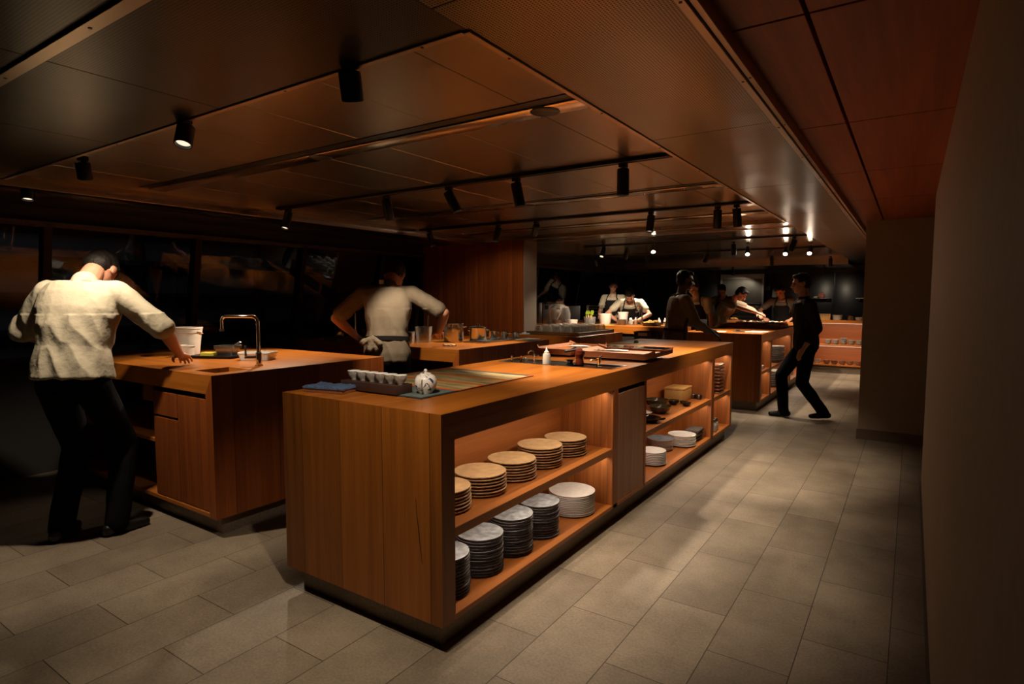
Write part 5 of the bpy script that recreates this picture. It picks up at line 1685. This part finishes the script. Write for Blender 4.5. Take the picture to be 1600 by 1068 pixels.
    remesh(sb, 'shirt', M[shirt], root, max(voxel, .006), 14, folds)
    # trousers
    tb_ = MB()
    c_, r_, f_, _ = at(.0)
    tb_.rings([[tuple(at(u)[0] + at(u)[1] * (rx * s * math.cos(w)) + at(u)[2] * (ry * s * math.sin(w))) for w in (2 * PI * i / 24 for i in range(24))] for u, rx, ry in ((-.17, .150, .115), (-.06, .170, .124), (.06, .166, .118), (.13, .158, .112))])
    for sd in (1, -1):
        tb_.capsule(hipj[sd], .096 * s, kn[sd], .072 * s).capsule(kn[sd], .072 * s, an[sd] + Vector((0, 0, -.02 * s)), .062 * s)
    sv2 = random.random() * 30
    remesh(tb_, 'trousers', M[trousers], root, .009, 5, lambda c: .005 * noise.noise(Vector((c.x * 16 + sv2, c.y * 16, c.z * 8))))
    # shoes
    for sd in (1, -1):
        a = an[sd]
        fd = Vector((sd * .12, 1, 0)).normalized()
        if len(feet[sd]) > 3:
            fd = Vector(feet[sd][3]).normalized()
        z0 = a.z - .085 * s
        shb = MB()
        q = Vector((a.x, a.y, z0))
        shb.capsule(q - fd * .045 * s + Vector((0, 0, .040)), .038 * s, q + fd * .06 * s + Vector((0, 0, .036)), .038 * s)
        shb.capsule(q + fd * .06 * s + Vector((0, 0, .034)), .038 * s, q + fd * .145 * s + Vector((0, 0, .028)), .030 * s)
        shb.capsule(q + Vector((0, 0, .04)), .040 * s, a + Vector((0, 0, .01)), .044 * s)
        remesh(shb, 'shoe', M['shoe'], root, .008, 3, lambda c, zz=z0: 0)
    # apron: bib, skirt, straps, waist tie
    if apron:
        ab = MB()
        rows = []
        us = [(.80, .62), (.70, .78), (.58, .95), (.45, 1.1), (.30, 1.2), (.14, 1.25), (0, 1.25)]
        def rowat(c, r_, f_, rx, ry, half):
            out = []
            for i in range(17):
                w = PI / 2 + half * (-1 + 2 * i / 16)
                out.append((c + r_ * (rx * math.cos(w)) + f_ * (ry * math.sin(w)), r_ * math.cos(w) + f_ * math.sin(w)))
            return out
        import bisect
        def rad(u):
            for (u0_, a0, b0), (u1_, a1, b1) in zip(prof[:-1], prof[1:]):
                if u0_ <= u <= u1_:
                    g = (u - u0_) / (u1_ - u0_)
                    return a0 + (a1 - a0) * g, b0 + (b1 - b0) * g
            return prof[0][1:]
        for u, half in us:
            c, r_, f_, _ = at(u)
            rx, ry = rad(u)
            rows.append(rowat(c, r_, f_, (rx + .026) * s, (ry + .026) * s, half))
        c, r_, f_, _ = at(0)
        kf = max(kn[1].y, kn[-1].y, 0)
        for k, zz in enumerate((.78, .64, .50)):
            cc = Vector((c.x, c.y * (1 - .3 * k) + .02 * k + .15 * kf * k, zz * s))
            rows.append(rowat(cc, r_, Vector((f_.x, f_.y, 0)).normalized(), (.195 + .01 * k) * s, (.155 + .012 * k) * s, 1.2))
        vf = [[ab.bm.verts.new(p_ + n_ * .002) for p_, n_ in rw] for rw in rows]
        vb = [[ab.bm.verts.new(p_ - n_ * .002) for p_, n_ in rw] for rw in rows]
        nR, nC = len(rows), 17
        for j in range(nR - 1):
            for i in range(nC - 1):
                ab.face([vf[j][i], vf[j][i + 1], vf[j + 1][i + 1], vf[j + 1][i]])
                ab.face([vb[j + 1][i], vb[j + 1][i + 1], vb[j][i + 1], vb[j][i]])
        for j in range(nR - 1):
            ab.face([vf[j][0], vf[j + 1][0], vb[j + 1][0], vb[j][0]])
            ab.face([vf[j][-1], vb[j][-1], vb[j + 1][-1], vf[j + 1][-1]])
        for i in range(nC - 1):
            ab.face([vf[0][i + 1], vf[0][i], vb[0][i], vb[0][i + 1]])
            ab.face([vf[-1][i], vf[-1][i + 1], vb[-1][i + 1], vb[-1][i]])
        ao = ab.build('apron', M[apron], root, smooth=60)
        st_ = MB()
        for sd in (1, -1):
            e = rows[0][0 if sd > 0 else 16][0]
            top_ = cS + rS * (sd * .075 * s) + uS * .085 * s
            back_ = cS - fS * .10 * s + rS * (sd * .05 * s) + uS * .03 * s
            st_ = MB()
            st_.tube([e, e.lerp(top_, .5) + fS * .03 * s, top_, back_], .010 * s, 8)
            st_.build('strap', M[apron], ao)
    if belt or apron:
        bb = MB()
        c, r_, f_, u_ = at(.20)
        rg = []
        for dz in (-.016, .016):
            rg.append([tuple(c + u_ * dz * s + r_ * ((.152 + .026) * s * math.cos(w)) + f_ * ((.108 + .028) * s * math.sin(w))) for w in (2 * PI * i / 36 for i in range(36))])
        inn = []
        for dz in (.016, -.016):
            inn.append([tuple(c + u_ * dz * s + r_ * ((.152 + .016) * s * math.cos(w)) + f_ * ((.108 + .016) * s * math.sin(w))) for w in (2 * PI * i / 36 for i in range(36))])
        bb.rings([rg[0], rg[1], inn[0], inn[1], rg[0]], False, False)
        bmesh.ops.remove_doubles(bb.bm, verts=bb.bm.verts, dist=1e-5)
        bb.build('waist_tie', M[belt or apron], root)
    return root, dict(at=at, s=s, pel=pel, wr=wr, el=el, sh=sh, hc=hc, hm=hm, uS=uS, fS=fS, rS=rS, cS=cS)

R = math.radians
# 1 cream shirt, from behind, at the left island
person('person in a cream shirt seen from behind, working at the left island', (-3.93, 1.37, 0), R(36), 1.05, lean=.10, curve=.36, head=(1.15, .1, 0),
       hands={1: (.38, .42, 1.04), -1: (-.22, .36, 1.10)}, poles={1: (1.0, -.5, -.2), -1: (-1.0, -.5, -.2)}, feet={1: (.14, .10, .085, (.7, 1, 0)), -1: (-.13, .02)},
       handn={1: (0, 0, 1), -1: (0, 0, 1)}, handdir={1: (-.2, 1, -.25), -1: (.2, 1, -.25)}, shirt='shirtw', sleeve=.95, voxel=.0055, curl=.4, fold=.007, hem=-.01, broad=1.12)
# 2 beige shirt, from behind, at the middle island
r2, d2 = person('person in a beige shirt seen from behind, a white tag at the collar', (-3.57, 3.45, 0), R(36), 1.05, lean=.08, curve=.32, head=(1.0, -.2, 0),
       hands={1: (.40, .34, 1.10), -1: (-.30, .26, 1.06)}, poles={1: (1, -.4, -.1), -1: (-1, -.5, -.1)}, handdir={1: (-.1, 1, -.2), -1: (.2, 1, -.3)},
       handn={1: (0, 0, 1), -1: (0, 0, 1)}, shirt='shirtb', sleeve=.80, belt='apron', voxel=.0055, curl=.5, fold=.006)
c, r_, f_, u_ = d2['at'](.20)
kb = MB()
q = c - f_ * .150 + r_ * (-.09)
for a, b in (((0, 0, 0), (-.07, -.02, -.035)), ((0, 0, 0), (.06, -.02, -.045)), ((0, 0, 0), (-.02, -.015, -.09)), ((0, 0, 0), (.03, -.01, -.085))):
    kb.capsule(q + Vector(a), .020, q + Vector(b), .026)
remesh(kb, 'apron_knot', M['shirtb'], r2, .006, 2, lambda c: .004 * noise.noise(c * 60))
c, r_, f_, u_ = d2['at'](.97)
MB().box(-.020, .020, -.002, .002, -.018, .018).xf(Matrix.Translation(c - f_ * .085 + r_ * (-.045) + u_ * .0)).build('collar_tag', M['whitecer'], r2)
# 3 background, pale shirt, standing by the rear windows
person('person in a white shirt standing by the rear windows', (-5.05, 11.2, 0), R(188), 1.02, lean=.05, curve=.15, head=(.3, .3, 0),
       hands={1: (.2, .30, 1.05), -1: (-.2, .30, 1.05)}, shirt='shirtw', apron='apron', voxel=.009)
# 4 bent over the rear left bench
person('person with black hair bent over the rear left bench, forearms resting on it', (-4.20, 10.08, 0), R(196), 1.0, lean=.30, curve=.55, head=(.95, .1, 0),
       hands={1: (.20, .50, 1.01), -1: (-.16, .52, 1.01)}, poles={1: (1, -.2, -.1), -1: (-1, -.2, -.1)}, handdir={1: (-.9, .35, -.05), -1: (.9, .35, -.05)}, shirt='shirtw', apron='apron', voxel=.008)
# 5 in shade, brown apron, in profile
person('person with dark skin in a brown apron and long beige sleeves, in profile', (-2.36, 7.00, 0), R(-52), 1.0, lean=.08, curve=.12, head=(.12, 0, 0),
       hands={1: (.13, .42, .98), -1: (-.10, .45, 1.02)}, poles={1: (.4, -1, -.5), -1: (-.4, -1, -.5)}, skin='skindark', lips='lipdark', shirt='shirtb', sleeve=1.75, apron='apronbrown', trousers='shirtb', voxel=.007)
# 6 behind number five
person('person in a white shirt behind the one in the brown apron, mostly hidden', (-2.96, 10.02, 0), R(172), 1.0, lean=.14, curve=.30, head=(.5, .0, 0),
       hands={1: (.27, .10, .80), -1: (-.27, .12, .80)}, shirt='shirtw', apron='apron', voxel=.009)
# 7 far, dim
person('dim person in a beige shirt bending over the farthest bench', (-3.32, 13.0, 0), R(178), 1.0, lean=.08, curve=.26, head=(.7, .1, 0),
       hands={1: (.2, .42, 1.06), -1: (-.2, .42, 1.06)}, poles={1: (1, -.4, -.2), -1: (-1, -.4, -.2)}, shirt='shirtb', apron='apron', voxel=.009)
# 8 reaching across
person('person in a beige shirt before the glass cabinet reaching far across the trays', (-2.90, 10.9, 0), R(-100), 1.0, lean=.34, curve=.45, head=(.8, .2, 0),
       hands={1: (.16, .80, 1.14), -1: (-.12, .68, 1.12)}, poles={1: (1, -.2, .1), -1: (-1, -.2, .1)}, shirt='shirtb', voxel=.008)
# 9 dark apron, by the rear counter
person('person with black hair leaning forward in dark overalls left of the rear counter', (-2.06, 12.52, 0), R(176), 1.0, lean=.22, curve=.40, head=(.6, -.1, 0),
       hands={1: (.26, .40, 1.02), -1: (-.22, .42, 1.0)}, poles={1: (1, -.4, -.2), -1: (-1, -.4, -.2)}, shirt='shirtb', apron='apron', voxel=.008)
# 10 walking across the aisle
person('person in dark clothes striding across the aisle', (-1.00, 7.55, 0), R(112), .97, lean=.04, curve=.06, head=(.1, 0, 0),
       hands={1: (.25, -.10, .84), -1: (-.24, .08, .84)}, feet={1: (.07, .20), -1: (-.07, -.20, .10)}, shirt='shirtd', sleeve=1.6, apron=None, trousers='trousers', voxel=.008)

bpy.data.scenes.remove(shop)
